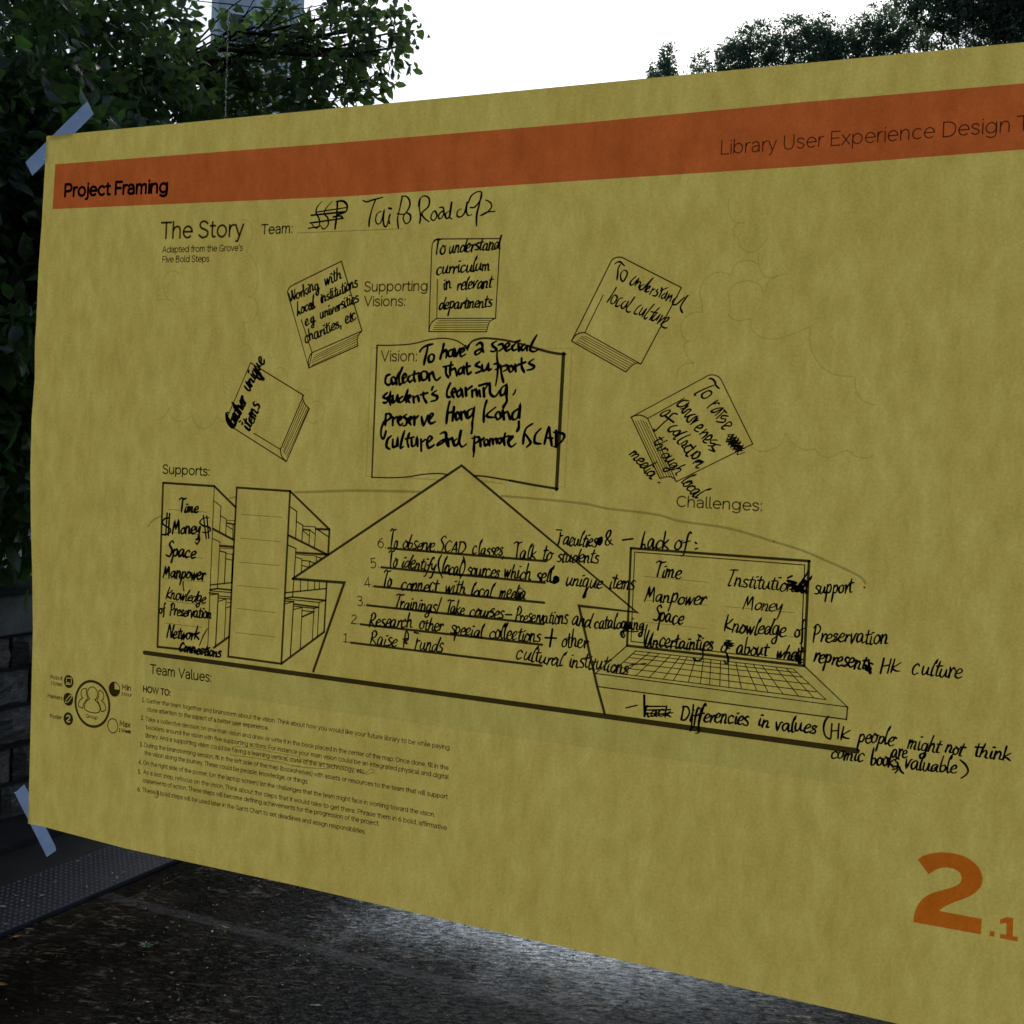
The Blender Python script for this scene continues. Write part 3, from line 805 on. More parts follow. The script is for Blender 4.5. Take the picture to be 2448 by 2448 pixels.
'h_local_x': '''ms10 5205,1230 5221,1218 5244,1216 5267,1235 5277,1244
ms10 5246,1234 5232,1263 5231,1304 5227,1336
ms10 5264,1279 5251,1305 5258,1336 5273,1346 5291,1321 5299,1290 5283,1273 5264,1279
ms10 5362,1315 5336,1338 5323,1358 5327,1372 5346,1367 5369,1339
ms10 5383,1329 5367,1357 5358,1378
ms10 5370,1365 5386,1350 5396,1360 5383,1389
ms10 5423,1371 5399,1381 5391,1401 5411,1403 5439,1374 5481,1330 5450,1371 5428,1412 5435,1421
ms10 5435,1408 5462,1392 5459,1382 5440,1397 5442,1421 5459,1415
ms10 5485,1397 5463,1437
ms10 5474,1414 5498,1402
ms10 5519,1404 5509,1416 5519,1429 5506,1448 5485,1445
ms10 5543,1393 5547,1414 5529,1456
ms10 5539,1414 5587,1395
ms10 5569,1433 5547,1449 5552,1467 5573,1452 5584,1428 5571,1469
ms10 5600,1436 5587,1467 5577,1483
ms10 5590,1468 5617,1447 5606,1488
ms10 5656,1457 5628,1477 5628,1504 5651,1506 5686,1476 5707,1458
ms10 5226,1387 5195,1440 5165,1485
ms10 5212,1440 5193,1471 5198,1496 5220,1488 5237,1456 5225,1440 5212,1440
ms10 5274,1457 5254,1463 5239,1482 5229,1509 5240,1515 5260,1505
ms10 5303,1478 5278,1491 5268,1519 5283,1528 5304,1505 5317,1483 5302,1520
ms10 5360,1453 5336,1489 5305,1530 5315,1552 5335,1551
ms10 5409,1507 5387,1521 5364,1552 5368,1566 5385,1565
ms10 5421,1525 5400,1557 5402,1574 5422,1563 5444,1536 5425,1573 5418,1587
ms10 5499,1503 5470,1537 5437,1583 5441,1600 5457,1589
ms10 5535,1527 5504,1561 5472,1606
ms10 5479,1552 5525,1561
ms10 5521,1563 5489,1599 5494,1611 5517,1601 5543,1573 5522,1611
ms10 5560,1578 5528,1632
ms10 5539,1620 5576,1590
ms10 5551,1636 5593,1612 5606,1595 5594,1592 5561,1626 5557,1647 5579,1660 5596,1659
ms11 5727,1448 5698,1489 5681,1524 5688,1547 5696,1560''',
'h_raise': '''5534,2418 5713,2632 53.7 9.6 through
5746,2675 5857,2781 58.6 10.6 local
5376,2510 5545,2664 54.3 10.9 media''',
'h_raise_x': '''ms10 5899,1993 5917,1992 5936,2010 5949,2036 5970,2054
ms10 5910,1988 5929,1998 5947,2021
ms11 5937,2033 5896,2049 5830,2080 5808,2096 5817,2102
ms11 5891,2073 5861,2091 5858,2112 5878,2120 5911,2102 5922,2081 5909,2071 5891,2073
ms10 5968,2129 5926,2158 5896,2184
ms10 5938,2156 5968,2147 5975,2155
ms10 6000,2178 5964,2184 5931,2198 5928,2208 5953,2209 5982,2193 6003,2181 5974,2213 5954,2231
ms10 6008,2206 5963,2250
ms10 6009,2193 6027,2210
ms10 6040,2232 6003,2230 5995,2248 6023,2253 6011,2273 5964,2270
ms10 6012,2296 6047,2270 6063,2276 6060,2295 6030,2294 6007,2301 6003,2314 6021,2318
ms11 5770,2138 5735,2137 5699,2160 5699,2176 5731,2177 5771,2153 5744,2186 5719,2194
ms11 5769,2172 5732,2206 5739,2220 5769,2196 5789,2199 5756,2231 5753,2247 5789,2230
ms11 5821,2226 5784,2236 5765,2265 5780,2279 5809,2250 5834,2239 5804,2278
ms11 5838,2251 5792,2294
ms11 5811,2278 5842,2264
ms11 5828,2308 5860,2294 5874,2299 5862,2316 5831,2312 5821,2330 5846,2340
ms11 5900,2321 5857,2357
ms11 5870,2348 5907,2340 5901,2359 5872,2384
ms11 5890,2389 5919,2363 5939,2362 5927,2388 5890,2391 5884,2404 5905,2412
ms10 5976,2390 5939,2392 5933,2410 5960,2415 5953,2428 5916,2429
ms10 5999,2423 5965,2420 5945,2438 5962,2464 5923,2453
ms11 5640,2202 5602,2217 5583,2235 5597,2245 5628,2229 5647,2211 5640,2202
ms11 5698,2229 5671,2224 5642,2252
ms11 5619,2245 5676,2282
ms11 5702,2303 5664,2311 5642,2333 5653,2346 5682,2338
ms11 5716,2336 5684,2345 5678,2365 5701,2366 5723,2343 5716,2336
ms11 5772,2340 5728,2357 5682,2389 5695,2396
ms11 5795,2360 5748,2381 5711,2409 5721,2428
ms11 5732,2426 5762,2404 5776,2404 5763,2428 5742,2435 5753,2451
ms11 5802,2432 5770,2440 5758,2464 5772,2480 5792,2469
ms11 5836,2433 5802,2463 5772,2494 5787,2504
ms11 5799,2426 5821,2451
ms11 5847,2466 5803,2500
ms11 5853,2472 5822,2492 5816,2516 5848,2510 5866,2481 5853,2472
ms11 5890,2533 5852,2527 5821,2550
ms11 5840,2540 5887,2537 5851,2562 5844,2575 5865,2576
ms11 5642,2258 5600,2295 5558,2339 5543,2342 5545,2330
m9 5593,2685 5603,2686
ms7 6039,2353 6087,2349 6049,2365 6106,2372 6041,2383 6119,2389 6036,2398 6132,2403 6055,2412 6145,2423 6068,2426 6158,2437 6080,2443 6147,2452 6099,2457
ms7 6051,2350 6039,2400 6081,2352 6052,2418 6100,2363 6068,2435 6118,2374 6084,2449 6131,2391 6100,2463 6150,2414 6112,2477 6162,2461''',
'h_gather': '''2095,2425 2208,2213 61.3 16.8 Gather
2229,2144 2363,1900 62.6 15.1 unique
2241,2454 2340,2251 60.7 15.9 items''',
'h_gather_x': '''ms22 2014,2320 2026,2366 2053,2406 2083,2426 2104,2410 2112,2374 2088,2344 2070,2354
ms18 2295,2024 2324,2044 2342,2039 2321,1993
m15 2140,2380 2159,2372''',
'h_supports': '''1581,3125 1769,3114 50.6 15.9 Time
1520,3312 1805,3283 57.4 15.9 Money
1464,3495 1761,3486 61.2 16.7 Space
1437,3665 1864,3653 54.5 16.0 Manpower
1472,3838 1878,3837 51.3 12.9 Knowledge
1413,3963 1479,3950 44.4 12.4 of
1521,3969 1945,3955 51.1 12.9 Preservation
1497,4157 1825,4140 54.7 15.2 Network
1627,4253 2053,4253 44.5 15.8 Connections''',
'h_supports_x': '''ms15 1485,3181 1444,3184 1411,3213 1429,3240 1489,3264 1496,3291 1456,3316 1410,3319
m13 1458,3142 1451,3323
m13 1483,3145 1477,3321
ms13 1883,3152 1827,3160 1793,3194 1824,3219 1887,3228 1899,3254 1855,3275 1821,3269
m13 1826,3140 1863,3320
m13 1860,3140 1888,3314
m10 1908,4041 1866,4109 1835,4185
ms10 1647,3682 1649,3728 1659,3759
ms14 1788,3298 1796,3334 1775,3372 1757,3359''',
'h_steps': '''3552,3273 3621,3269 61.9 11.3 To
3662,3269 3930,3267 55.3 11.1 observe
3955,3270 4184,3270 54.6 10.9 SCAD
4236,3268 4494,3263 53.8 10.7 c|lasses,
4566,3275 4731,3262 55.8 11.1 Talk
4781,3269 4854,3270 58.5 10.9 to
4892,3271 5198,3257 51.9 10.7 students
4894,3155 5177,3146 57.6 10.7 Faculties
3554,3422 3623,3414 58.8 12.0 To
3660,3407 3945,3413 55.5 11.8 identify
3997,3421 4158,3427 57.9 11.6 local
4204,3423 4458,3414 53.9 11.3 sources
4495,3409 4702,3410 56.3 11.7 which
4743,3419 4900,3419 55.6 11.5 sells
4965,3426 5231,3427 57.7 10.7 unique
5284,3422 5463,3420 56.9 10.5 items
3507,3565 3583,3561 56.1 12.0 To
3661,3577 3977,3564 58.4 11.8 connect
4033,3565 4197,3559 54.6 11.5 with
4241,3560 4412,3565 54.2 11.4 local
4466,3560 4667,3555 56.4 11.2 media
3615,3716 3963,3709 55.6 11.8 Trainings
4045,3712 4193,3712 54.8 11.5 Take
4237,3712 4505,3703 54.0 11.3 courses
4596,3714 4995,3698 55.8 10.4 Preservations
5027,3699 5166,3703 55.2 10.7 and
5190,3701 5546,3680 51.3 10.5 cataloguing
3406,3870 3777,3844 56.0 12.0 Research
3834,3849 4029,3843 55.3 11.7 other
4090,3854 4355,3856 54.7 11.5 special
4403,3853 4799,3843 56.5 11.2 collections
4956,3861 5153,3840 57.8 10.8 other
4613,3976 4971,3993 59.4 11.0 c|ultural
5021,3982 5451,3990 57.9 10.6 institutions
3422,4005 3650,4001 59.7 10.7 Raise
3800,4001 4032,3993 61.6 11.1 Funds''',
'h_steps_x': '''m11 4877,3049 4919,3049
ms15 5183,3092 5211,3079 5215,3105 5201,3130 5184,3113 5190,3095 5208,3091 5212,3111 5197,3124 5190,3107 5206,3103
ms18 5193,3098 5205,3094 5208,3111 5196,3118
ms11 5297,3123 5272,3107 5245,3067 5261,3031 5277,3033 5269,3066 5246,3097 5244,3123 5266,3125 5283,3088
m10 5363,3087 5437,3072
ms12 3992,3289 3969,3338 3976,3401 4007,3455
ms11 4168,3291 4184,3340 4180,3390 4148,3449
ms18 4879,3388 4905,3380 4909,3404 4887,3415 4883,3394 4902,3398
ms8 4640,3481 4661,3504 4656,3535 4631,3556 4619,3526 4635,3506 4649,3524 4640,3543
m12 4008,3601 3970,3721
m11 4523,3674 4570,3671
m12 4833,3806 4917,3800
m12 4886,3741 4872,3864
ms10 3710,3993 3715,3941 3726,3876 3745,3893 3744,3938 3704,3936 3740,3926 3708,3955 3738,3964 3715,3935
m11 3795,3876 3830,3879
ms15 5419,3643 5432,3665 5408,3679 5439,3682 5416,3696
ms10 5465,3697 5404,3703 5389,3728 5406,3744 5417,3719
m9 5459,3700 5508,3692
ms9 5458,3927 5495,3917 5537,3909 5576,3901''',
'h_lap': '''5490,3133 5686,3124 56.0 11.4 Lack
5726,3127 5829,3110 58.1 11.2 of
5599,3319 5782,3315 58.6 10.8 Time
5538,3482 5954,3478 55.8 10.7 Manpower
5606,3609 5812,3615 58.9 11.4 Space
5556,3790 6024,3768 55.8 11.3 Uncertainties
6075,3768 6121,3766 57.6 11.0 o
6178,3771 6382,3764 54.4 10.9 about
6435,3766 6603,3768 51.1 11.7 what
6088,3333 6613,3336 53.9 9.7 Institutional
6206,3472 6456,3476 51.4 8.6 Money
6090,3632 6488,3625 57.0 10.3 Knowledge
6543,3623 6614,3605 50.2 10.1 of
6655,3337 6887,3310 55.1 9.3 support
6658,3634 7115,3610 55.1 9.8 Preservation
6669,3764 7024,3780 52.9 11.4 represents
7077,3787 7195,3777 49.2 9.6 HK
7260,3778 7547,3770 58.7 9.4 c|ulture
5578,4259 5767,4237 42.2 10.9 Lack
5835,4247 6285,4224 55.4 11.7 Differencies
6344,4219 6418,4218 51.8 11.4 in
6458,4231 6715,4214 53.8 11.2 values
6804,4238 6922,4225 47.5 10.4 HK
6972,4235 7184,4225 52.4 10.2 people
7265,4227 7450,4235 51.8 10.0 might
7483,4225 7580,4234 51.4 10.3 not
7646,4230 7848,4226 50.5 10.1 think
6810,4358 7015,4358 50.5 10.4 comic
7055,4368 7219,4356 49.6 10.7 books
7175,4297 7267,4293 52.0 9.6 are
7257,4355 7555,4345 51.5 9.9 valuable''',
'h_lap_x': '''m12 5363,3086 5437,3072
m11 5867,3067 5876,3072
m11 5870,3110 5884,3103
ms10 6105,3688 6139,3690 6100,3705 6152,3705 6107,3722 6155,3719 6114,3738 6137,3741
ms11 6112,3767 6126,3799 6128,3833 6111,3838 6104,3824
ms11 5953,3761 5960,3801 5951,3830 5922,3845 5895,3831
m14 5922,3673 5940,3682
ms10 5568,3642 5558,3687 5553,3746 5561,3792 5579,3784 5594,3730
ms19 6482,3268 6532,3278 6497,3296 6547,3299 6513,3316 6569,3304 6542,3324 6583,3310
m16 6481,3250 6508,3234
ms18 6570,3325 6548,3313 6581,3260 6595,3273 6577,3318 6605,3322
m13 6609,3197 6573,3260
ms13 6577,3691 6576,3742 6586,3784 6603,3775
m18 6989,3752 7022,3791
m13 7007,3715 7019,3798
m8 6953,3267 6958,3270
m11 5450,4219 5529,4190
m10 5585,4191 5722,4173
m10 5586,4216 5759,4190
ms10 5582,4233 5685,4230 5780,4207
m12 5573,4117 5583,4258
ms11 6785,4096 6764,4137 6760,4186 6776,4228 6804,4240
m10 7193,4173 7198,4179
ms11 7187,4375 7212,4365 7224,4350 7235,4375 7253,4389
m10 7204,4394 7219,4371
ms10 7571,4258 7603,4283 7619,4317 7607,4345 7582,4367
ms11 5914,4137 5911,4216 5908,4303 5897,4308
ms11 5969,4151 5956,4246 5960,4311 5939,4324''',
'h_title': '''ms12 3197,705 3228,717 3284,705 3368,690
ms12 3305,703 3279,770 3260,848 3258,901
ms11 3358,793 3325,807 3312,851 3326,882 3354,879 3372,836 3382,791 3378,853 3388,897 3407,907 3420,873 3433,821
ms12 3435,817 3426,855 3434,886
m13 3422,773 3443,778
ms11 3532,695 3516,773 3500,850 3510,921
ms11 3522,691 3567,695 3597,733 3591,780 3554,822 3493,815
ms11 3568,814 3547,852 3572,892 3606,872 3606,833 3568,814
ms11 3682,716 3679,780 3692,849 3685,896
ms11 3670,771 3678,720 3716,698 3756,720 3754,775 3703,820 3724,859 3765,885
ms11 3789,824 3778,862 3804,878 3827,847 3810,812 3789,824
ms11 3846,788 3872,789 3883,815 3873,853 3847,869 3843,839 3876,815 3895,858
ms11 3922,817 3897,837 3905,867 3931,851 3943,750 3932,817 3931,860 3951,875
ms11 4022,805 3994,820 3991,854 4021,862 4052,831 4068,756 4063,815 4077,853 4110,849
ms11 4076,765 4099,716 4145,691 4178,699 4174,744 4131,797 4094,799
ms12 4178,703 4165,778 4148,852 4150,932
ms11 4214,753 4252,772 4261,807 4223,843 4182,858 4232,838 4293,835
ms10 2833,696 2797,730 2783,774 2812,820 2820,866 2794,896 2750,863
ms10 2924,700 2878,743 2859,787 2893,824 2895,878 2854,903 2831,875
ms14 2972,703 2971,801 2960,907
ms14 2961,702 3019,701 3059,734 3049,782 2976,801
m12 2741,795 3049,782
m12 2733,853 3031,830
m12 2719,893 2821,883
ms14 2940,817 2998,811 3020,820
m10 2783,774 3053,751''',
}


# ------------------------------------------------------------------ lettering
def arc(cx, cy, rx, ry, a0, a1):
    k = max(4, int(abs(a1 - a0) / 24))
    return [(cx + rx * math.cos(R(a0 + (a1 - a0) * i / k)), cy + ry * math.sin(R(a0 + (a1 - a0) * i / k))) for i in range(k + 1)]

def catmull(p, n=4):
    if len(p) < 3: return list(p)
    closed = (abs(p[0][0] - p[-1][0]) + abs(p[0][1] - p[-1][1])) < 1e-9
    q = ([p[-2]] + list(p) + [p[1]]) if closed else ([p[0]] + list(p) + [p[-1]])
    out = []
    for i in range(1, len(q) - 2):
        a, b, c, d = q[i - 1], q[i], q[i + 1], q[i + 2]
        for j in range(n):
            t = j / n
            out.append(tuple(0.5 * ((2 * b[k]) + (-a[k] + c[k]) * t + (2 * a[k] - 5 * b[k] + 4 * c[k] - d[k]) * t * t + (-a[k] + 3 * b[k] - 3 * c[k] + d[k]) * t ** 3) for k in (0, 1)))
    out.append(tuple(p[-1]))
    return out

def pl(s):
    return [tuple(map(float, t.split(','))) for t in s.split()]

def G(adv, *st):
    """printed glyph: strings are polylines ('~' first: smoothed), lists are point lists"""
    out = []
    for s in st:
        if isinstance(s, str): out.append(catmull(pl(s[1:]), 4) if s[0] == '~' else pl(s))
        else: out.append(s)
    return adv, out

bowl = lambda: arc(.42, .36, .345, .36, 0, 360)
PF = {
 ' ': G(.36),
 'a': G(.74, '~.09,.6 .2,.7 .38,.725 .56,.64 .62,.45 .62,.2 .62,0', '~.62,.4 .38,.42 .13,.34 .08,.18 .16,.04 .32,-.01 .5,.05 .62,.2'),
 'b': G(.84, '.08,1.04 .08,0', bowl()), 'c': G(.74, arc(.42, .36, .345, .36, 48, 312)),
 'd': G(.86, '.77,1.04 .77,0', bowl()), 'e': G(.80, '.08,.38 .76,.38', arc(.42, .36, .345, .36, 2, 312)),
 'f': G(.44, '~.44,1.03 .3,1.03 .2,.9 .19,.7 .19,.3 .19,0', '.02,.7 .4,.7'),
 'g': G(.86, bowl(), '~.77,.72 .77,.4 .77,.0 .68,-.22 .42,-.3 .14,-.2'),
 'h': G(.76, '.08,1.04 .08,0', '~.08,.42 .2,.65 .4,.725 .58,.66 .65,.45 .65,.2 .65,0'),
 'i': G(.21, '.09,.72 .09,0', '.09,.95 .09,.99'), 'j': G(.24, '~.13,.72 .13,.3 .13,-.1 .06,-.25 -.06,-.27', '.13,.95 .13,.99'),
 'k': G(.64, '.08,1.04 .08,0', '.56,.72 .09,.27', '.27,.44 .61,0'),
 'l': G(.30, '~.08,1.04 .08,.6 .08,.18 .13,.03 .26,.0'),
 'm': G(1.1, '.08,.72 .08,0', '~.08,.45 .17,.65 .34,.725 .5,.66 .55,.45 .55,.2 .55,0', '~.55,.45 .65,.65 .82,.725 .96,.66 1.0,.45 1.0,.2 1.0,0'),
 'n': G(.76, '.08,.72 .08,0', '~.08,.42 .2,.65 .4,.725 .58,.66 .65,.45 .65,.2 .65,0'),
 'o': G(.84, bowl()), 'p': G(.84, '.08,.72 .08,-.3', bowl()), 'q': G(.86, '.77,.72 .77,-.3', bowl()),
 'r': G(.46, '.08,.72 .08,0', '~.08,.38 .16,.6 .28,.7 .42,.715'),
 's': G(.64, '~.54,.6 .42,.7 .26,.725 .1,.66 .08,.52 .2,.42 .42,.34 .56,.22 .5,.06 .3,-.01 .06,.1'),
 't': G(.46, '~.19,.93 .19,.6 .19,.2 .24,.04 .42,.02', '.02,.7 .4,.7'),
 'u': G(.78, '~.08,.72 .08,.5 .08,.28 .16,.06 .34,-.005 .54,.06 .66,.3', '.66,.72 .66,0'),
 'v': G(.66, '.03,.72 .32,0 .61,.72'), 'w': G(1.0, '.03,.72 .26,0 .5,.72 .73,0 .96,.72'),
 'x': G(.66, '.03,.72 .6,0', '.6,.72 .03,0'), 'y': G(.66, '.03,.72 .33,.03', '.61,.72 .22,-.28 .1,-.29'), 'z': G(.62, '.06,.72 .55,.72 .06,0 .56,0'),
 'A': G(.92, '.03,0 .46,1 .89,0', '.2,.32 .73,.32'),
 'B': G(.88, '.1,0 .1,1', '~.1,1 .4,1 .62,.96 .7,.78 .62,.6 .4,.55 .1,.55', '~.4,.55 .66,.5 .78,.3 .68,.06 .4,0 .1,0'),
 'C': G(.92, arc(.52, .5, .46, .5, 48, 312)), 'D': G(.98, '.1,0 .1,1', '~.1,1 .45,1 .72,.93 .9,.7 .92,.5 .9,.3 .72,.07 .45,0 .1,0'),
 'E': G(.78, '.72,1 .1,1 .1,0 .74,0', '.1,.52 .64,.52'), 'F': G(.72, '.7,1 .1,1 .1,0', '.1,.5 .6,.5'),
 'G': G(1.0, arc(.52, .5, .46, .5, 48, 318), '.56,.44 .9,.44 .9,.0'), 'H': G(.94, '.1,0 .1,1', '.82,0 .82,1', '.1,.52 .82,.52'),
 'I': G(.22, '.1,0 .1,1'), 'L': G(.7, '.1,1 .1,0 .68,0'), 'M': G(1.08, '.1,0 .1,1 .54,.34 .98,1 .98,0'), 'N': G(.98, '.1,0 .1,1 .86,0 .86,1'),
 'O': G(1.04, arc(.52, .5, .47, .5, 0, 360)), 'P': G(.84, '.1,0 .1,1', '~.1,1 .45,1 .68,.95 .76,.72 .68,.5 .45,.43 .1,.43'),
 'S': G(.8, '~.68,.86 .52,.98 .3,.99 .12,.88 .12,.68 .28,.55 .52,.47 .72,.33 .68,.1 .48,.0 .26,.0 .05,.14'),
 'T': G(.8, '0,1 .8,1', '.4,1 .4,0'), 'U': G(.94, '~.1,1 .1,.7 .1,.38 .2,.08 .46,-.005 .72,.08 .82,.38 .82,.7 .82,1'),
 'V': G(.92, '.03,1 .46,0 .88,1'), 'W': G(1.36, '.03,1 .36,0 .68,1 1.0,0 1.32,1'),
 '1': G(.5, '.06,.82 .28,.98 .28,0', '.06,0 .46,0'), '2': G(.72, '~.1,.84 .26,.97 .46,.97 .6,.82 .56,.6 .3,.32 .06,0', '.06,0 .64,0'),
 '3': G(.7, '~.1,.92 .3,1 .54,.92 .58,.74 .44,.58 .28,.54', '~.28,.54 .52,.48 .62,.28 .5,.05 .28,-.01 .06,.1'),
 '4': G(.76, '.54,0 .54,1 .06,.25 .72,.25'), '5': G(.7, '.58,1 .16,1 .12,.56', '~.12,.56 .34,.64 .56,.52 .6,.3 .48,.06 .26,-.01 .05,.1'),
 '6': G(.76, arc(.38, .32, .3, .32, 0, 360), '~.56,.99 .3,.85 .12,.6 .08,.32'),
 '.': G(.22, '.09,0 .09,.04'), ',': G(.22, '.1,.04 .06,-.14'), ':': G(.24, '.1,.02 .1,.07', '.1,.62 .1,.67'), "'": G(.2, '.1,1.0 .08,.8'),
 '(': G(.36, '~.3,1.08 .12,.75 .1,.3 .3,-.2'), ')': G(.36, '~.06,1.08 .24,.75 .26,.3 .06,-.2'), '-': G(.44, '.08,.36 .36,.36'),
}
def Hh(adv, *st): return adv, [pl(s) for s in st]
HF = {   # the writer's hand: x-height 1
 ' ': Hh(.5), '|': Hh(.2),
 'a': Hh(.88, '.6,.85 .38,1 .1,.72 .05,.3 .22,.02 .45,.25 .62,.85 .6,.3 .7,.0 .9,.12'),
 'b': Hh(.74, '.16,1.9 .08,.9 .1,.08 .4,.0 .62,.38 .48,.78 .12,.62'),
 'c': Hh(.76, '.62,.82 .4,1 .12,.7 .08,.25 .3,.0 .66,.2'),
 'd': Hh(.86, '.58,.75 .34,.95 .08,.58 .1,.1 .35,.05 .6,.55 .84,1.85 .7,.9 .68,.15 .88,.0'),
 'e': Hh(.68, '.1,.42 .48,.58 .58,.85 .38,1 .12,.7 .08,.22 .35,.0 .7,.2'),
 'f': Hh(.62, '.66,1.65 .48,1.85 .32,1.3 .26,.3 .18,-.7 .0,-.85', '.0,.72 .6,.85'),
 'g': Hh(.8, '.6,.85 .34,1 .08,.62 .16,.14 .46,.2 .64,.9 .6,.0 .5,-.75 .22,-.85 .12,-.5 .5,-.15 .82,.15'),
 'h': Hh(.78, '.18,1.85 .1,.9 .05,.0', '.07,.5 .35,.95 .54,.7 .52,.12 .76,.05'),
 'i': Hh(.38, '.14,.95 .1,.3 .18,.0 .38,.15', '.12,1.4 .3,1.46'),
 'k': Hh(.72, '.16,1.85 .08,.9 .06,.0', '.62,1.0 .14,.5 .4,.3 .7,.0'),
 'l': Hh(.4, '.3,1.5 .34,1.85 .18,1.5 .08,.7 .16,.02 .4,.15'),
 'm': Hh(1.08, '.08,.95 .06,.0', '.08,.55 .28,.95 .4,.7 .36,.05', '.4,.6 .64,.95 .78,.7 .76,.1 .98,.05'),
 'n': Hh(.78, '.08,.95 .06,.0', '.08,.5 .34,.95 .52,.7 .5,.1 .74,.08'),
 'o': Hh(.72, '.38,.98 .12,.72 .06,.25 .3,.0 .58,.25 .58,.75 .32,.98 .5,.85 .72,.9'),
 'p': Hh(.76, '.12,1.0 .1,.0 .04,-.95', '.1,.65 .4,1.02 .62,.65 .45,.12 .1,.2'),
 'q': Hh(.84, '.58,.85 .3,1 .08,.6 .15,.12 .45,.22 .62,.9 .55,-.2 .38,-1.0 .6,-1.0 .62,-.4 .8,.1'),
 'r': Hh(.56, '.1,.95 .14,.4 .12,.0', '.12,.35 .3,.82 .42,.95 .56,.8'),
 's': Hh(.6, '.55,.95 .3,1.02 .14,.72 .5,.4 .42,.05 .02,.08'),
 't': Hh(.5, '.26,1.5 .18,.7 .2,.08 .48,.1', '.0,1.02 .52,1.1'),
 'u': Hh(.8, '.08,.95 .04,.3 .24,.0 .48,.4 .58,.95 .56,.2 .78,.08'),
 'v': Hh(.62, '.05,.95 .2,.0 .48,.9 .64,.95'), 'w': Hh(.92, '.05,.95 .18,.05 .42,.85 .52,.05 .84,.98'),
 'y': Hh(.72, '.06,.95 .14,.4 .36,.32 .6,.95', '.64,.98 .52,.0 .36,-.75 .08,-.8'),
 'T': Hh(.8, '-.12,1.75 .16,1.98 .5,1.85 .95,1.95', '.42,1.9 .36,.9 .34,.0'),
 'S': Hh(.8, '.78,1.75 .55,1.98 .25,1.5 .68,.8 .5,.05 .02,.15'),
 'C': Hh(.8, '.75,1.45 .5,1.7 .15,1.0 .14,.3 .4,.0 .75,.3'), 'A': Hh(.95, '.05,.0 .5,1.75 .62,.9 .75,.0', '.15,.6 .8,.72'),
 'D': Hh(.95, '.15,1.7 .12,.9 .08,.0', '.0,1.6 .6,1.6 .88,.9 .55,.1 .08,.0'),
 'M': Hh(1.15, '.02,.0 .12,.9 .2,1.75 .42,.7 .72,1.8 .86,.9 .95,.0'), 'K': Hh(.88, '.24,1.8 .14,.9 .1,.0', '.85,1.35 .5,1.0 .18,.62 .45,.3 .86,.22'),
 'N': Hh(1.0, '.06,.0 .12,1.7', '.12,1.7 .5,.9 .72,.05', '.72,.05 .8,1.0 .84,1.75'), 'H': Hh(.95, '.12,1.7 .06,.0', '.78,1.7 .72,.0', '.08,.8 .78,.95'),
 'P': Hh(.78, '.22,1.7 .14,.9 .1,-.1', '.0,1.5 .35,1.9 .72,1.5 .55,.95 .15,.75'), 'R': Hh(.92, '.18,1.7 .14,.9 .08,.0', '.0,1.5 .35,1.9 .68,1.5 .5,1.0 .18,.85 .5,.4 .86,.0'),
 'W': Hh(1.2, '.05,1.3 .12,.6 .3,.02 .55,.8 .62,1.6 .64,.8 .85,.02 1.15,1.5'), 'F': Hh(.74, '.1,1.4 .1,.7 .08,.0', '.1,.9 .3,1.1 .55,1.1'),
 'L': Hh(.75, '.24,1.95 .14,1.0 .08,.05 .2,.4 .4,.45 .55,.0 .75,.1'), 'I': Hh(.8, '.0,1.85 .4,1.9 .8,1.95', '.45,1.9 .3,.8 .2,.1 .45,.1'),
 'U': Hh(.98, '.18,1.8 .05,.8 .1,.05 .4,.2 .7,1.6 .66,.6 .8,.05 .98,.1'), 'G': Hh(.95, '.8,1.5 .4,1.7 .08,.9 .2,.05 .6,.1 .7,.7', '.4,.72 .85,.75'),
 'E': Hh(.7, '.6,1.6 .1,1.6 .08,.0 .6,.0'),
 '.': Hh(.4, '.1,.02 .18,.06'), ',': Hh(.4, '.2,.1 .08,-.35'), "'": Hh(.3, '.2,1.7 .1,1.3'), '-': Hh(.6, '.05,.6 .5,.65'),
}
HF['J'] = HF['I']

RNG = random.Random(7)

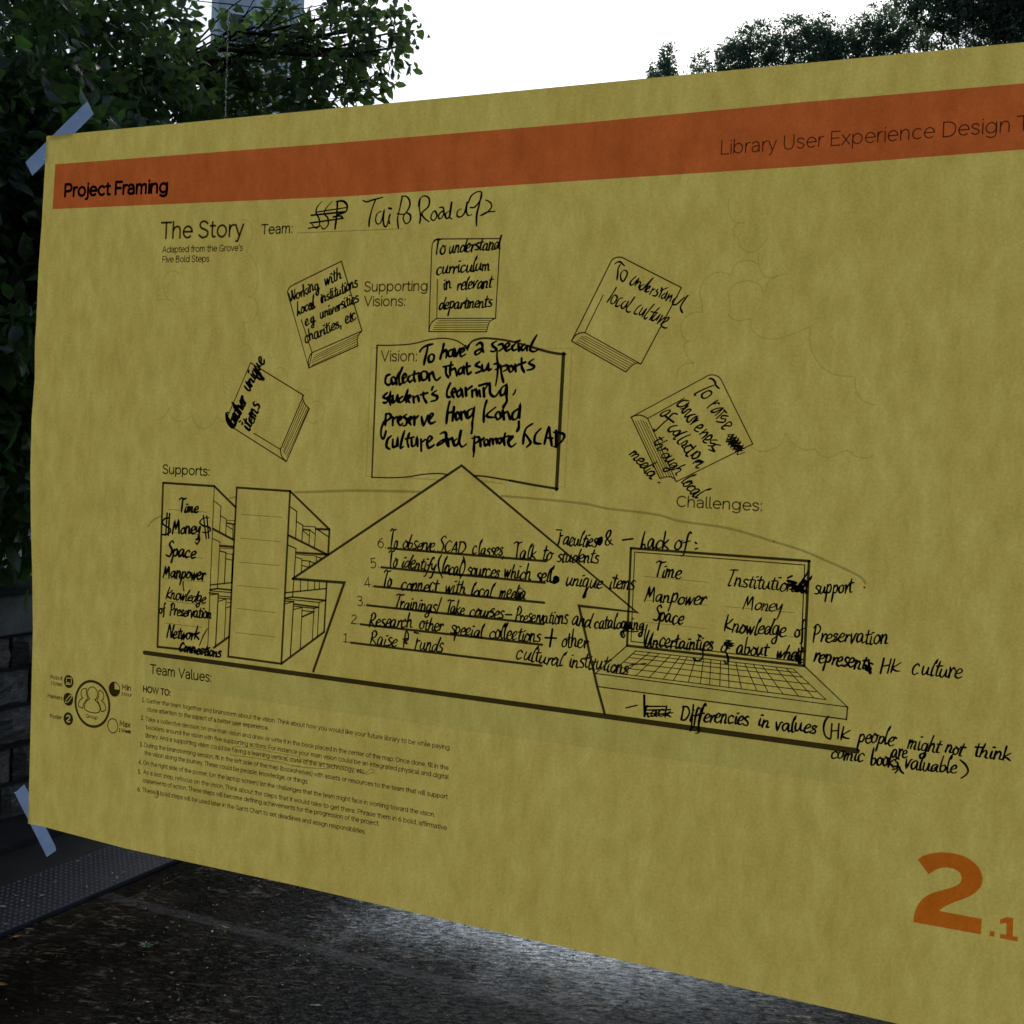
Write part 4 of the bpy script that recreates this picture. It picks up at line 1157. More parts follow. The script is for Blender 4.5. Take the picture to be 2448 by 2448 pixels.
class Ink:
    """collects pen and print strokes in the poster plane as flat ribbons lying just off the paper"""
    def __init__(s, lift): s.V = []; s.F = []; s.lift = lift; s.k = 0
    def y(s):
        s.k = (s.k + 1) % 90
        return -(s.lift + s.k * 1.7e-6)
    def ribbon(s, P, w, cap=True, square=False):
        """P in 0.1 mm, w list of widths"""
        Q = [P[0]]; W = [w[0]]
        for p, ww in zip(P[1:], w[1:]):
            if abs(p[0] - Q[-1][0]) + abs(p[1] - Q[-1][1]) > 0.4: Q.append(p); W.append(ww)
        if len(Q) < 2: Q.append((Q[0][0] + 1.5, Q[0][1] + .5)); W.append(W[0])
        n = len(Q); y = s.y(); V = s.V; F = s.F; b0 = len(V)
        def add(x, z): V.append((x * 1e-4, y, -z * 1e-4)); return len(V) - 1
        closed = n > 3 and math.hypot(Q[0][0] - Q[-1][0], Q[0][1] - Q[-1][1]) < 0.6
        L = []; Rr = []
        for i in range(n):
            if closed:
                a = Q[i - 1] if i else Q[-2]; c = Q[(i + 1)] if i < n - 1 else Q[1]
            else:
                a = Q[max(0, i - 1)]; c = Q[min(n - 1, i + 1)]
            b = Q[i]
            d1 = Vector((b[0] - a[0], b[1] - a[1])); d2 = Vector((c[0] - b[0], c[1] - b[1]))
            if d1.length < 1e-6: d1 = d2
            if d2.length < 1e-6: d2 = d1
            d1.normalize(); d2.normalize()
            t = d1 + d2
            if t.length < 0.25: t = d1.copy()
            t.normalize()
            cosh = max(0.45, t.dot(d1))
            nx, ny = -t[1], t[0]
            hw = W[i] / 2 / cosh
            L.append(add(b[0] + nx * hw, b[1] + ny * hw)); Rr.append(add(b[0] - nx * hw, b[1] - ny * hw))
        for i in range(n - 1): F.append((L[i], L[i + 1], Rr[i + 1], Rr[i]))
        if cap and not closed:
            for i, j, fl in ((0, 1, -1), (n - 1, n - 2, 1)):
                d = Vector((Q[i][0] - Q[j][0], Q[i][1] - Q[j][1]))
                if d.length < 1e-6: continue
                d.normalize(); hw = W[i] / 2
                if square: continue
                nx, ny = -d[1], d[0]
                ids = [add(Q[i][0] + hw * (nx * math.cos(a) + d[0] * math.sin(a)), Q[i][1] + hw * (ny * math.cos(a) + d[1] * math.sin(a))) for a in (0, R(45), R(90), R(135), R(180))]
                F.append(tuple(ids))
    def poly(s, P):
        y = s.y(); b = len(s.V)
        s.V += [(x * 1e-4, y, -z * 1e-4) for x, z in P]
        for t in tessellate_polygon([[Vector((x, z, 0)) for x, z in P]]): s.F.append(tuple(b + i for i in t))
    def strokes(s, txt):
        for ln in txt.splitlines():
            if not ln.strip(): continue
            w, *pts = ln.split()
            fl = ''.join(c for c in w if c.isalpha()); wv = float(''.join(c for c in w if not c.isalpha()))
            P = [tuple(map(float, t.split(','))) for t in pts]
            if 'f' in fl: s.poly(P); continue
            if 'c' in fl: P.append(P[0])
            if 'c' in fl and len(P) > 10: P = catmull(P, 2)
            if 's' in fl: P = catmull(P, 5)
            if 'm' in fl: s.marker(P, wv)
            else: s.ribbon(P, [wv * 1.28] * len(P), cap='s' not in fl or wv < 40, square=False)
    def marker(s, P, w):
        n = len(P); ph = RNG.uniform(0, 6)
        W = []
        for i in range(n):
            t = i / max(1, n - 1)
            k = 0.92 + 0.14 * math.sin(ph + t * 7)
            if n > 3: k *= 0.72 + 0.28 * min(1, 5 * min(t + .05, 1 - t + .05))
            a = P[max(0, i - 1)]; c = P[min(n - 1, i + 1)]
            dx, dy = c[0] - a[0], c[1] - a[1]; m = math.hypot(dx, dy) or 1
            k *= 0.78 + 0.34 * abs((dx * 0.45 + dy * 0.89) / m)      # chisel nib: down strokes are heavier
            W.append(w * k * 1.25)
        s.ribbon(P, W)
    def text(s, txt, font, hand=False):
        for ln in txt.splitlines():
            if not ln.strip(): continue
            a, b, h, w, t = ln.split(' ', 4)
            a = Vector(tuple(map(float, a.split(',')))); b = Vector(tuple(map(float, b.split(','))))
            h = float(h); w = float(w)
            d = (b - a); dist = d.length; d.normalize()
            u = Vector((d[1], -d[0]))
            adv = sum(font.get(c, font[' '])[0] for c in t) - (0.0 if hand else 0.1)
            sx = dist / adv
            x = 0.0
            ws = RNG.uniform(.14, .26); last = None; tail = None
            for c in t:
                ad, st = font.get(c, font[' '])
                if hand:
                    first = None
                    js = RNG.uniform(.88, 1.14); jb = RNG.uniform(-.1, .1); sl = ws + RNG.uniform(-.07, .07); jx = RNG.uniform(-.03, .03)
                for q in st:
                    if hand:
                        q = [(x + (px + jx + RNG.uniform(-.025, .025)) + sl * py * (h / sx) * .9, (py * js + jb + RNG.uniform(-.03, .03))) for px, py in q]
                        P = [(a + d * (px * sx) + u * (py * h)) for px, py in q]
                        if first is None:
                            first = P[0]
                            if last is not None and c in 'aceomnrsuvwgdpqy' and RNG.random() < .62 and (P[0] - last).length < 1.1 * h:
                                s.marker([(last[0], last[1]), ((last[0] + P[0][0]) / 2 + h * .04 * d[0], (last[1] + P[0][1]) / 2 + h * .04 * d[1]), (P[0][0], P[0][1])], w * .62)
                        if q is st[0] or True: tail = P[-1]
                        s.marker(catmull([(p[0], p[1]) for p in P], 4), w)
                    else:
                        P = [(a + d * ((x + px * .90 + .03) * sx) + u * (py * h)) for px, py in q]
                        s.ribbon([(p[0], p[1]) for p in P], [w * 1.25] * len(P))
                if hand: last = tail if c in 'acdehklmnqrsu' else None
                x += ad
    def build(s, name, mat, parent, label=None, stuff=False):
        o = mesh_obj(name, s.V, s.F, mat, parent)
        if label: o['label'] = label
        if stuff: o['kind'] = 'stuff'
        return o

def ink(name, mat, parent, lift, st=(), tx=(), hand=(), label=None, stuff=False):
    k = Ink(lift)
    for a in st: k.strokes(ART[a])
    for a in tx: k.text(ART[a], PF)
    for a in hand: k.text(ART[a], HF, True)
    return k.build(name, mat, parent, label, stuff)

# ------------------------------------------------------------------ setting: ground, kerb, drain, sky is the world
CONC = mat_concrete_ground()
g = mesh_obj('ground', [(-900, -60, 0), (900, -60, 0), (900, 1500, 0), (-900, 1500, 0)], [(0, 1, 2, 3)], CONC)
tag(g, kind='structure')
PALE = mat_concrete('pale_mortar', (0.006, 0.0055, 0.005), (0.042, 0.039, 0.034), 60.0)
JOINT = mat_concrete('joint_mortar', (0.008, 0.0075, 0.007), (0.034, 0.034, 0.034), 40.0)
def ragged_strip(name, x0, x1, y0, y1, z, mat, along='y', n=160, rag=0.006, seed=1):
    r = random.Random(seed); V = []; F = []
    for i in range(n + 1):
        t = i / n
        if along == 'y':
            y = y0 + (y1 - y0) * t; V += [(x0 + r.uniform(-rag, rag), y, z), (x1 + r.uniform(-rag, rag), y, z)]
        else:
            x = x0 + (x1 - x0) * t; V += [(x, y0 + r.uniform(-rag, rag), z), (x, y1 + r.uniform(-rag, rag), z)]
        if i: F.append((2 * i - 2, 2 * i - 1, 2 * i + 1, 2 * i))
    o = mesh_obj(name, V, F, mat); tag(o, kind='structure'); return o

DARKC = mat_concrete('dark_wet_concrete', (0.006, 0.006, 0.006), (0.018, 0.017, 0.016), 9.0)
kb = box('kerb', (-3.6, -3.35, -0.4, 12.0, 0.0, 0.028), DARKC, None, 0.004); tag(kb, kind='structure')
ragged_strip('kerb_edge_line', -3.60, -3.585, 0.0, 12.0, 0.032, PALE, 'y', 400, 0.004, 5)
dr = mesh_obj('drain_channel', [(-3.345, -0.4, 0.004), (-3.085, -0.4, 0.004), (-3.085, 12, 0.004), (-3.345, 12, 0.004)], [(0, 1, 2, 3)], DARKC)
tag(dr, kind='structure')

# studded drain cover strip
MATB = Mat('dark_chequer_metal')
_v = MATB.coords()
MATB.principled(MATB.ramp(MATB.noise(_v, 14, 5, .65), [(0.3, (0.010, 0.011, 0.015)), (0.7, (0.030, 0.032, 0.042))]), 0.6, 0.2, MATB.bump(MATB.noise(_v, 200, 3), 0.4, 0.002))
strip = empty('drain_cover_strip', (-2.93, 2.5, 0)); tag(strip, 'dark studded metal drain cover strip running along the foot of the stone planter wall', 'drain cover')
for k in range(5):
    y0 = -1.0 + k * 2.2
    c = box('cover_plate', (-0.150, 0.150, y0 - 2.5 + 0.003, y0 - 2.5 + 2.197, 0.001, 0.016), MATB.m, strip, 0.002)
V = []; F = []
for i in range(13):
    for j in range(0, 290):
        cx = -0.138 + i * 0.023; cy = -2.25 + j * 0.023
        a, b, h = (0.0026, 0.006, 0.0032)
        bi = len(V)
        V += [(cx - a, cy - b, .0158), (cx + a, cy - b, .0158), (cx + a, cy + b, .0158), (cx - a, cy + b, .0158), (cx - a * .45, cy - b * .5, .0158 + h), (cx + a * .45, cy - b * .5, .0158 + h), (cx + a * .45, cy + b * .5, .0158 + h), (cx - a * .45, cy + b * .5, .0158 + h)]
        F += [(bi, bi + 1, bi + 5, bi + 4), (bi + 1, bi + 2, bi + 6, bi + 5), (bi + 2, bi + 3, bi + 7, bi + 6), (bi + 3, bi, bi + 4, bi + 7), (bi + 4, bi + 5, bi + 6, bi + 7)]
STUD = mat_plain('worn_stud_metal', (0.10, 0.105, 0.125), 0.5, 0.4)
st = mesh_obj('stud', V, F, STUD, strip); st['kind'] = 'stuff'

# ------------------------------------------------------------------ the dim room the photograph is taken from, and the building above it
RW = mat_concrete('room_plaster', (0.10, 0.10, 0.10), (0.15, 0.15, 0.15), 3.0)
for nm, b in (('room_floor', (-5, 5, -6, -.08, .01, .02)), ('room_ceiling', (-5.0, 5.0, -6, .05, 3.2, 3.5)), ('room_back_wall', (-5.2, 5.2, -6.3, -6.002, 0, 12)),
              ('room_side_wall', (-5.3, -5.002, -5.998, .05, 0, 12)), ('room_side_wall', (5.002, 5.3, -5.998, .05, 0, 12)), ('upper_facade', (-4.998, 4.998, -.25, .05, 3.502, 12)), ('roof_slab', (-5.3, 5.3, -6.3, .3, 12.002, 12.3))):
    tag(box(nm, b, RW), kind='structure')

# ------------------------------------------------------------------ planter wall of rough stones
STONE = mat_stone()
CAP = mat_concrete('grey_coping_concrete', (0.10, 0.095, 0.082), (0.18, 0.172, 0.152), 10.0)
wall = empty('planter_wall', (-3.6, 4.0, 0)); tag(wall, 'raised planter wall of rough dark stone blocks under a smooth grey concrete coping', 'wall')
box('wall_core', (-0.28, -0.035, -4.2, 12.0, 0.0, 0.748), mat_plain('mortar', (0.03, 0.028, 0.026), 0.9), wall)
cp = box('coping', (-0.31, 0.012, -4.2, 12.0, 0.752, 0.905), CAP, wall, 0.006)
sl = box('coping_lip', (-0.33, 0.028, -4.2, 12.0, 0.908, 0.926), mat_plain('dark_lip', (0.035, 0.035, 0.028), 0.9), wall, 0.004)  # thin lip in a darker tone than the coping
rs = random.Random(11)
protos = []
for p in range(8):
    bm = bmesh.new()
    bmesh.ops.create_grid(bm, x_segments=9, y_segments=6, size=0.5)
    for vv in bm.verts:
        e = max(abs(vv.co.x), abs(vv.co.y)) * 2
        bul = (1 - abs(vv.co.x * 2) ** 5) * (1 - abs(vv.co.y * 2) ** 5)
        vv.co.z = 0.045 * bul + (rs.uniform(-.014, .014) if e < .98 else 0)
        if e > .98: vv.co.x *= rs.uniform(.97, 1.0); vv.co.y *= rs.uniform(.94, 1.0); vv.co.z = -0.01
    ed = [e for e in bm.edges if e.is_boundary]
    r2 = bmesh.ops.extrude_edge_only(bm, edges=ed)
    for vv in [x for x in r2['geom'] if isinstance(x, bmesh.types.BMVert)]: vv.co.z = -0.06
    me = bpy.data.meshes.new('stone'); bm.to_mesh(me); bm.free(); me.materials.append(STONE)
    protos.append(me)
zs = [0.0, 0.155, 0.305, 0.46, 0.61, 0.745]
for r_ in range(5):
    z0, z1 = zs[r_], zs[r_ + 1]; y = -4.2 + rs.uniform(-.2, 0)
    while y < 7.9 if r_ > 4 else y < 7.9:
        w = rs.uniform(.26, .48)
        o = bpy.data.objects.new('stone', rs.choice(protos)); COL.objects.link(o); o.parent = wall
        o.rotation_euler = (R(90), 0, R(90))
        o.location = (-0.012, y + w / 2, (z0 + z1) / 2)
        o.scale = (w - .014, z1 - z0 - .016, rs.uniform(.55, 1.05))
        y += w
soil = box('planter_soil', (-6.5, -3.93, -0.2, 12.0, 0.0, 0.84), mat_concrete('soil', (0.012, 0.009, 0.006), (0.04, 0.03, 0.02), 20.0)); tag(soil, kind='structure')

# ------------------------------------------------------------------ foliage
def leaf_cloud(rs, clumps, size, per, aspect=.54, droop=.25, out=.5, grp=14, spread=2.2):
    """clumps: (x,y,z,rx,ry,rz,weight). returns V,F of folded six-vertex leaves"""
    Vs = []; Fs = []; base = 0
    for (cx, cy, cz, rx, ry, rz, wt) in clumps:
        n = int(per * wt * rx * rz)
        # sprays inside the clump: leaves sit round short twigs
        ns = max(3, n // grp)
        sd = rs.normal(size=(ns, 3)); sd /= np.linalg.norm(sd, axis=1)[:, None]
        rad = rs.uniform(.15, 1, ns) ** .45
        sp = sd * rad[:, None] * np.array([rx, ry, rz]) * (1 + .12 * rs.normal(size=(ns, 1)))
        idx = rs.integers(0, ns, n)
        tw = sd[idx] + rs.normal(size=(n, 3)) * .55; tw /= np.linalg.norm(tw, axis=1)[:, None]
        pos = sp[idx] + tw * (rs.uniform(0, spread, n)[:, None] * size) + np.array([cx, cy, cz])
        ax = tw * out + rs.normal(size=(n, 3)) * .6; ax[:, 2] -= droop
        ax /= np.linalg.norm(ax, axis=1)[:, None]
        nr = rs.normal(size=(n, 3)) + np.array([0, 0, .6])
        sdv = np.cross(ax, nr); sdv /= np.linalg.norm(sdv, axis=1)[:, None]
        nn = np.cross(sdv, ax)
        L = size * rs.uniform(.65, 1.25, n)[:, None]; W = L * aspect * rs.uniform(.85, 1.15, n)[:, None] * .5
        fold = W * .35
        v0 = pos
        v1 = pos + ax * L * .32 + sdv * W * .92 + nn * fold
        v2 = pos + ax * L * .68 + sdv * W * .72 + nn * fold * .8
        v3 = pos + ax * L - nn * L * .08
        v4 = pos + ax * L * .68 - sdv * W * .72 + nn * fold * .8
        v5 = pos + ax * L * .32 - sdv * W * .92 + nn * fold
        m1 = pos + ax * L * .34; m2 = pos + ax * L * .7
        V = np.stack([v0, v1, v2, v3, v4, v5, m1, m2], axis=1).reshape(-1, 3)
        o = base + np.arange(n)[:, None] * 8
        tri = np.array([[0, 1, 6], [1, 2, 6], [2, 7, 6], [2, 3, 7], [0, 6, 5], [6, 4, 5], [6, 7, 4], [7, 3, 4]])
        Fs.append((o[:, None, :] + tri[None]).reshape(-1, 3)); Vs.append(V); base += n * 8
    return np.concatenate(Vs), np.concatenate(Fs)

def tube(V, F, pts, rads, seg=7):
    prev = None
    for i, (p, r) in enumerate(zip(pts, rads)):
        p = Vector(p)
        d = (Vector(pts[min(i + 1, len(pts) - 1)]) - Vector(pts[max(0, i - 1)])).normalized()
        a = d.orthogonal().normalized(); b = d.cross(a)
        ids = []
        for k in range(seg):
            t = 2 * math.pi * k / seg
            q = p + (a * math.cos(t) + b * math.sin(t)) * r
            V.append(tuple(q)); ids.append(len(V) - 1)
        if prev:
            # match nearest starting vertex to avoid twisting
            best = min(range(seg), key=lambda s: (Vector(V[ids[s]]) - Vector(V[prev[0]])).length)
            ids = ids[best:] + ids[:best]
            for k in range(seg): F.append((prev[k], prev[(k + 1) % seg], ids[(k + 1) % seg], ids[k]))
        prev = ids

def wiggle(rs, a, b, n, amp):
    a, b = Vector(a), Vector(b); L = (b - a).length
    return [a.lerp(b, i / n) + Vector((rs.normal(), rs.normal(), rs.normal())) * (amp * L * math.sin(math.pi * i / n)) + Vector((0, 0, .06 * L * math.sin(math.pi * i / n))) for i in range(n + 1)]

BARK = mat_concrete('bark', (0.018, 0.013, 0.009), (0.06, 0.045, 0.032), 25.0)
def tree(name, label, cat, base, trunk_top, clumps, size, per, leafmat, seed, r0=.11, group=None, twigs=6, **kw):
    rs = np.random.default_rng(seed)
    t = empty(name, base); tag(t, label, cat, group)
    B = Vector(base)
    V = []; F = []
    tp = wiggle(rs, (0, 0, 0), Vector(trunk_top) - B, 6, .03 if trunk_top[2] < 5 else .008)
    tube(V, F, tp, [r0 * (1 - .55 * i / 6) for i in range(7)], 9)
    mesh_obj('trunk', V, F, BARK, t, True)
    V = []; F = []
    for c in clumps:
        if c[6] == 0.35: continue  # no limbs into the unseen shading canopy
        cc = Vector(c[:3]) - B
        s = tp[rs.integers(3, 7)]
        lp = wiggle(rs, s, cc, 6, .05)
        tube(V, F, lp, [r0 * .30 * (1 - .85 * i / 6) + .002 for i in range(7)], 6)
        for k in range(twigs):
            d = Vector(rs.normal(size=3)); d.normalize()
            e = cc + Vector((d[0] * c[3], d[1] * c[4], d[2] * c[5])) * .95
            q = lp[rs.integers(3, 7)]
            tube(V, F, wiggle(rs, q, e, 4, .05), [r0 * .07, r0 * .055, r0 * .04, r0 * .03, r0 * .015], 4)
    o = mesh_obj('limbs', V, F, BARK, t, True)
    LV, LF = leaf_cloud(rs, [(c[0] - B[0], c[1] - B[1], c[2] - B[2], *c[3:]) for c in clumps], size, per, **kw)
    cr = np_mesh('crown', LV, LF, leafmat, t)
    return t

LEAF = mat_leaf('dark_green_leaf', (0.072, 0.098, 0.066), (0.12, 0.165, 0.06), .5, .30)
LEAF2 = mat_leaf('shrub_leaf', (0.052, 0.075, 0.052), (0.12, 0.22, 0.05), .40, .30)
LEAFF = mat_leaf('far_leaf', (0.12, 0.15, 0.14), (0.17, 0.20, 0.16), .5, .5)  # leaf colour lightened and greyed to stand in for distance haze

tree('broadleaf_tree', 'dense dark green broadleaf tree rising from the planter beyond the upper poster corner', 'tree', (-5.09, 3.19, 0.82), (-5.09, 3.29, 3.2), [(-4.08, 2.97, 3.27, 0.62, 0.62, 0.62, 1.00), (-3.95, 2.82, 2.88, 0.55, 0.55, 0.55, 1.00), (-4.11, 3.33, 3.41, 0.62, 0.62, 0.62, 1.00), (-4.03, 3.27, 3.04, 0.50, 0.50, 0.50, 1.00), (-4.06, 3.57, 3.31, 0.45, 0.45, 0.45, 1.00), (-4.00, 3.59, 3.04, 0.42, 0.42, 0.42, 1.00), (-3.91, 3.77, 3.15, 0.33, 0.33, 0.33, 1.00), (-4.01, 4.00, 3.40, 0.16, 0.16, 0.16, 0.60), (-3.83, 4.08, 3.21, 0.30, 0.30, 0.30, 1.00), (-3.69, 4.26, 3.36, 0.28, 0.28, 0.28, 1.00), (-3.77, 4.27, 3.19, 0.40, 0.40, 0.40, 1.00), (-3.52, 4.18, 3.58, 0.30, 0.30, 0.30, 0.75), (-3.43, 4.30, 3.72, 0.30, 0.30, 0.30, 0.75), (-3.30, 4.40, 3.70, 0.24, 0.24, 0.24, 0.70), (-3.51, 4.25, 3.40, 0.28, 0.28, 0.28, 0.80), (-3.41, 4.40, 3.52, 0.18, 0.18, 0.18, 0.70), (-3.23, 4.46, 3.66, 0.14, 0.14, 0.14, 0.70), (-3.17, 4.48, 3.71, 0.12, 0.12, 0.12, 0.60), (-3.14, 4.53, 3.62, 0.10, 0.10, 0.10, 0.50), (-3.31, 4.49, 3.45, 0.12, 0.12, 0.12, 0.60), (-3.42, 4.36, 3.28, 0.20, 0.20, 0.20, 0.80), (-4.07, 3.40, 3.65, 0.40, 0.40, 0.40, 1.00), (-3.45, 4.21, 3.89, 0.40, 0.40, 0.40, 0.80), (-4.14, 2.59, 3.24, 0.60, 0.60, 0.60, 1.00), (-4.07, 2.55, 2.81, 0.50, 0.50, 0.50, 1.00), (-4.18, 3.23, 2.71, 0.50, 0.50, 0.50, 1.00), (-4.15, 3.68, 2.75, 0.50, 0.50, 0.50, 0.80), (-4.04, 4.15, 2.88, 0.50, 0.50, 0.50, 1.00), (-3.80, 4.55, 3.00, 0.40, 0.40, 0.40, 1.00)] + [(-5.50, 3.20, 6.20, 1.25, 1.25, 0.7, 0.35), (-4.20, 5.00, 6.80, 1.25, 1.25, 0.7, 0.35), (-3.00, 3.00, 6.40, 1.25, 1.25, 0.7, 0.35), (-1.60, 4.60, 6.90, 1.25, 1.25, 0.7, 0.35), (-2.20, 1.40, 6.00, 1.25, 1.25, 0.7, 0.35), (-4.00, 1.20, 5.80, 1.25, 1.25, 0.7, 0.35), (-0.40, 2.60, 6.60, 1.25, 1.25, 0.7, 0.35), (0.90, 4.40, 7.20, 1.25, 1.25, 0.7, 0.35), (0.80, 1.30, 6.50, 1.25, 1.25, 0.7, 0.35), (-6.00, 6.20, 6.60, 1.25, 1.25, 0.7, 0.35), (-2.80, 6.60, 7.80, 1.25, 1.25, 0.7, 0.35), (-0.50, 6.60, 8.20, 1.25, 1.25, 0.7, 0.35), (2.20, 2.80, 7.20, 1.25, 1.25, 0.7, 0.35)], .064, 3500, LEAF, 21, r0=.08)  # second clump list: unseen high canopy added to shade the ground
tree('leafy_shrub', 'leafy dark shrub growing over the stone planter beside the poster edge', 'shrub', (-4.14, 2.75, 0.82), (-4.14, 2.75, 1.7), [(-3.79, 2.65, 2.57, 0.42, 0.42, 0.42, 1.00), (-3.79, 2.72, 2.33, 0.42, 0.42, 0.42, 1.00), (-3.79, 2.69, 2.04, 0.40, 0.40, 0.40, 1.00), (-3.77, 2.74, 1.79, 0.38, 0.38, 0.38, 1.00), (-3.67, 2.57, 1.57, 0.32, 0.32, 0.32, 1.00), (-3.66, 2.66, 1.39, 0.30, 0.30, 0.30, 0.90), (-3.66, 2.57, 1.22, 0.17, 0.17, 0.17, 0.70), (-3.88, 2.44, 2.37, 0.50, 0.50, 0.50, 1.00), (-3.85, 2.43, 1.73, 0.50, 0.50, 0.50, 1.00), (-3.76, 2.39, 1.34, 0.30, 0.30, 0.30, 1.00), (-3.98, 3.25, 2.33, 0.50, 0.50, 0.50, 1.00), (-4.07, 3.36, 1.91, 0.50, 0.50, 0.50, 1.00), (-4.03, 3.42, 1.53, 0.40, 0.40, 0.40, 1.00), (-4.15, 3.95, 2.08, 0.55, 0.55, 0.55, 1.00), (-4.15, 3.98, 1.44, 0.50, 0.50, 0.50, 1.00)], .095, 6500, LEAF2, 22, r0=.05)
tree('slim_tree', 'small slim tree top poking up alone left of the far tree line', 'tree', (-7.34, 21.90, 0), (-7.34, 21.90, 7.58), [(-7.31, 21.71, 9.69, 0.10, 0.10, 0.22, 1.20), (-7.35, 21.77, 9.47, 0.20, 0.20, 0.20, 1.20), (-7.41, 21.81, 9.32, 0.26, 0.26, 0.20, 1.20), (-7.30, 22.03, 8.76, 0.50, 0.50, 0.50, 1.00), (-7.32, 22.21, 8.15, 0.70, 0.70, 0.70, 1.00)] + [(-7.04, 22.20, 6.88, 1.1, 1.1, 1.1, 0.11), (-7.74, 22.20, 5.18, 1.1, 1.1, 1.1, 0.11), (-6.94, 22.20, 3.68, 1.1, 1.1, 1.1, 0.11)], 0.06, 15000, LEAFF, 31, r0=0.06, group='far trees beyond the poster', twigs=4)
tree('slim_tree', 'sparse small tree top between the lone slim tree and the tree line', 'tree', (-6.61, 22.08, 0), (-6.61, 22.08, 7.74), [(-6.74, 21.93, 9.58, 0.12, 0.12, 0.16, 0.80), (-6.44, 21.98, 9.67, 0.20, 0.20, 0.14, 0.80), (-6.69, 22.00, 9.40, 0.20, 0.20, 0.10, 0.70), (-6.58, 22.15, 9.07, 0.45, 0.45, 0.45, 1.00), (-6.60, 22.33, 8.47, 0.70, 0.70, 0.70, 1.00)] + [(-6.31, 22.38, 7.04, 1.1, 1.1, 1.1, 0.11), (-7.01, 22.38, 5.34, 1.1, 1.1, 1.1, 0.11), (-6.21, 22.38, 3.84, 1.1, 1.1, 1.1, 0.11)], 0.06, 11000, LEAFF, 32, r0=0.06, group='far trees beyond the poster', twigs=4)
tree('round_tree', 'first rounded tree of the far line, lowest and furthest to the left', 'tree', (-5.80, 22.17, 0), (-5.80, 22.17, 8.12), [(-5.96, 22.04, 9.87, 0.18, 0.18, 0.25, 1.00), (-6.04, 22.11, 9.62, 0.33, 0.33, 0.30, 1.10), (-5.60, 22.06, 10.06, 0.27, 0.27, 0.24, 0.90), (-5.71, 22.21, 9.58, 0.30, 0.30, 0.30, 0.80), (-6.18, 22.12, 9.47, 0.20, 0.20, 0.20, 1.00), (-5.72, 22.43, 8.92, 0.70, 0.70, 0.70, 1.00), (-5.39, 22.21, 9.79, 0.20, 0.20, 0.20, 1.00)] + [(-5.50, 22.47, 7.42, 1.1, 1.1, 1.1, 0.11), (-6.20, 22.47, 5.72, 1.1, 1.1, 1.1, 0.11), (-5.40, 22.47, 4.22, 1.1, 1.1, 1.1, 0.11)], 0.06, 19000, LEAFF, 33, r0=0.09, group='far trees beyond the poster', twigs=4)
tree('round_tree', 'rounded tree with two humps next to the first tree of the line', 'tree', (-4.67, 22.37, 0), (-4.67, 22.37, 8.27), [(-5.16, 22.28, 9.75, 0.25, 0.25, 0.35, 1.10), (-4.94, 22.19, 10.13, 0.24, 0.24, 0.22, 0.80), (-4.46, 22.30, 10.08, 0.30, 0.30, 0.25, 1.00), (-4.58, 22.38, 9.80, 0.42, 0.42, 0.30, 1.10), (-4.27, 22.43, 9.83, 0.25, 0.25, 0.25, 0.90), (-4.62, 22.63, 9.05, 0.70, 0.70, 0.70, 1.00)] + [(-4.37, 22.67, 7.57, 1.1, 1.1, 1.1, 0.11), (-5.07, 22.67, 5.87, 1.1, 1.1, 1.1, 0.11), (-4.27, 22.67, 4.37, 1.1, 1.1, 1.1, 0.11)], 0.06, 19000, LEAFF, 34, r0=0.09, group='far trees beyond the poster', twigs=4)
tree('round_tree', 'middle tree of the far line with a spreading top under the tall tree', 'tree', (-3.48, 22.56, 0), (-3.48, 22.56, 8.31), [(-4.04, 22.49, 9.79, 0.30, 0.30, 0.26, 0.90), (-3.86, 22.43, 10.02, 0.26, 0.26, 0.22, 0.90), (-3.74, 22.55, 9.74, 0.22, 0.22, 0.20, 0.60), (-3.37, 22.43, 10.24, 0.28, 0.28, 0.22, 0.90), (-3.18, 22.55, 9.99, 0.40, 0.40, 0.28, 1.10), (-3.48, 22.56, 9.83, 0.30, 0.30, 0.30, 0.80), (-2.80, 22.64, 9.87, 0.34, 0.34, 0.25, 1.00), (-3.39, 22.85, 9.01, 0.70, 0.70, 0.70, 1.00)] + [(-3.18, 22.86, 7.61, 1.1, 1.1, 1.1, 0.11), (-3.88, 22.86, 5.91, 1.1, 1.1, 1.1, 0.11), (-3.08, 22.86, 4.41, 1.1, 1.1, 1.1, 0.11)], 0.06, 19000, LEAFF, 35, r0=0.09, group='far trees beyond the poster', twigs=4)
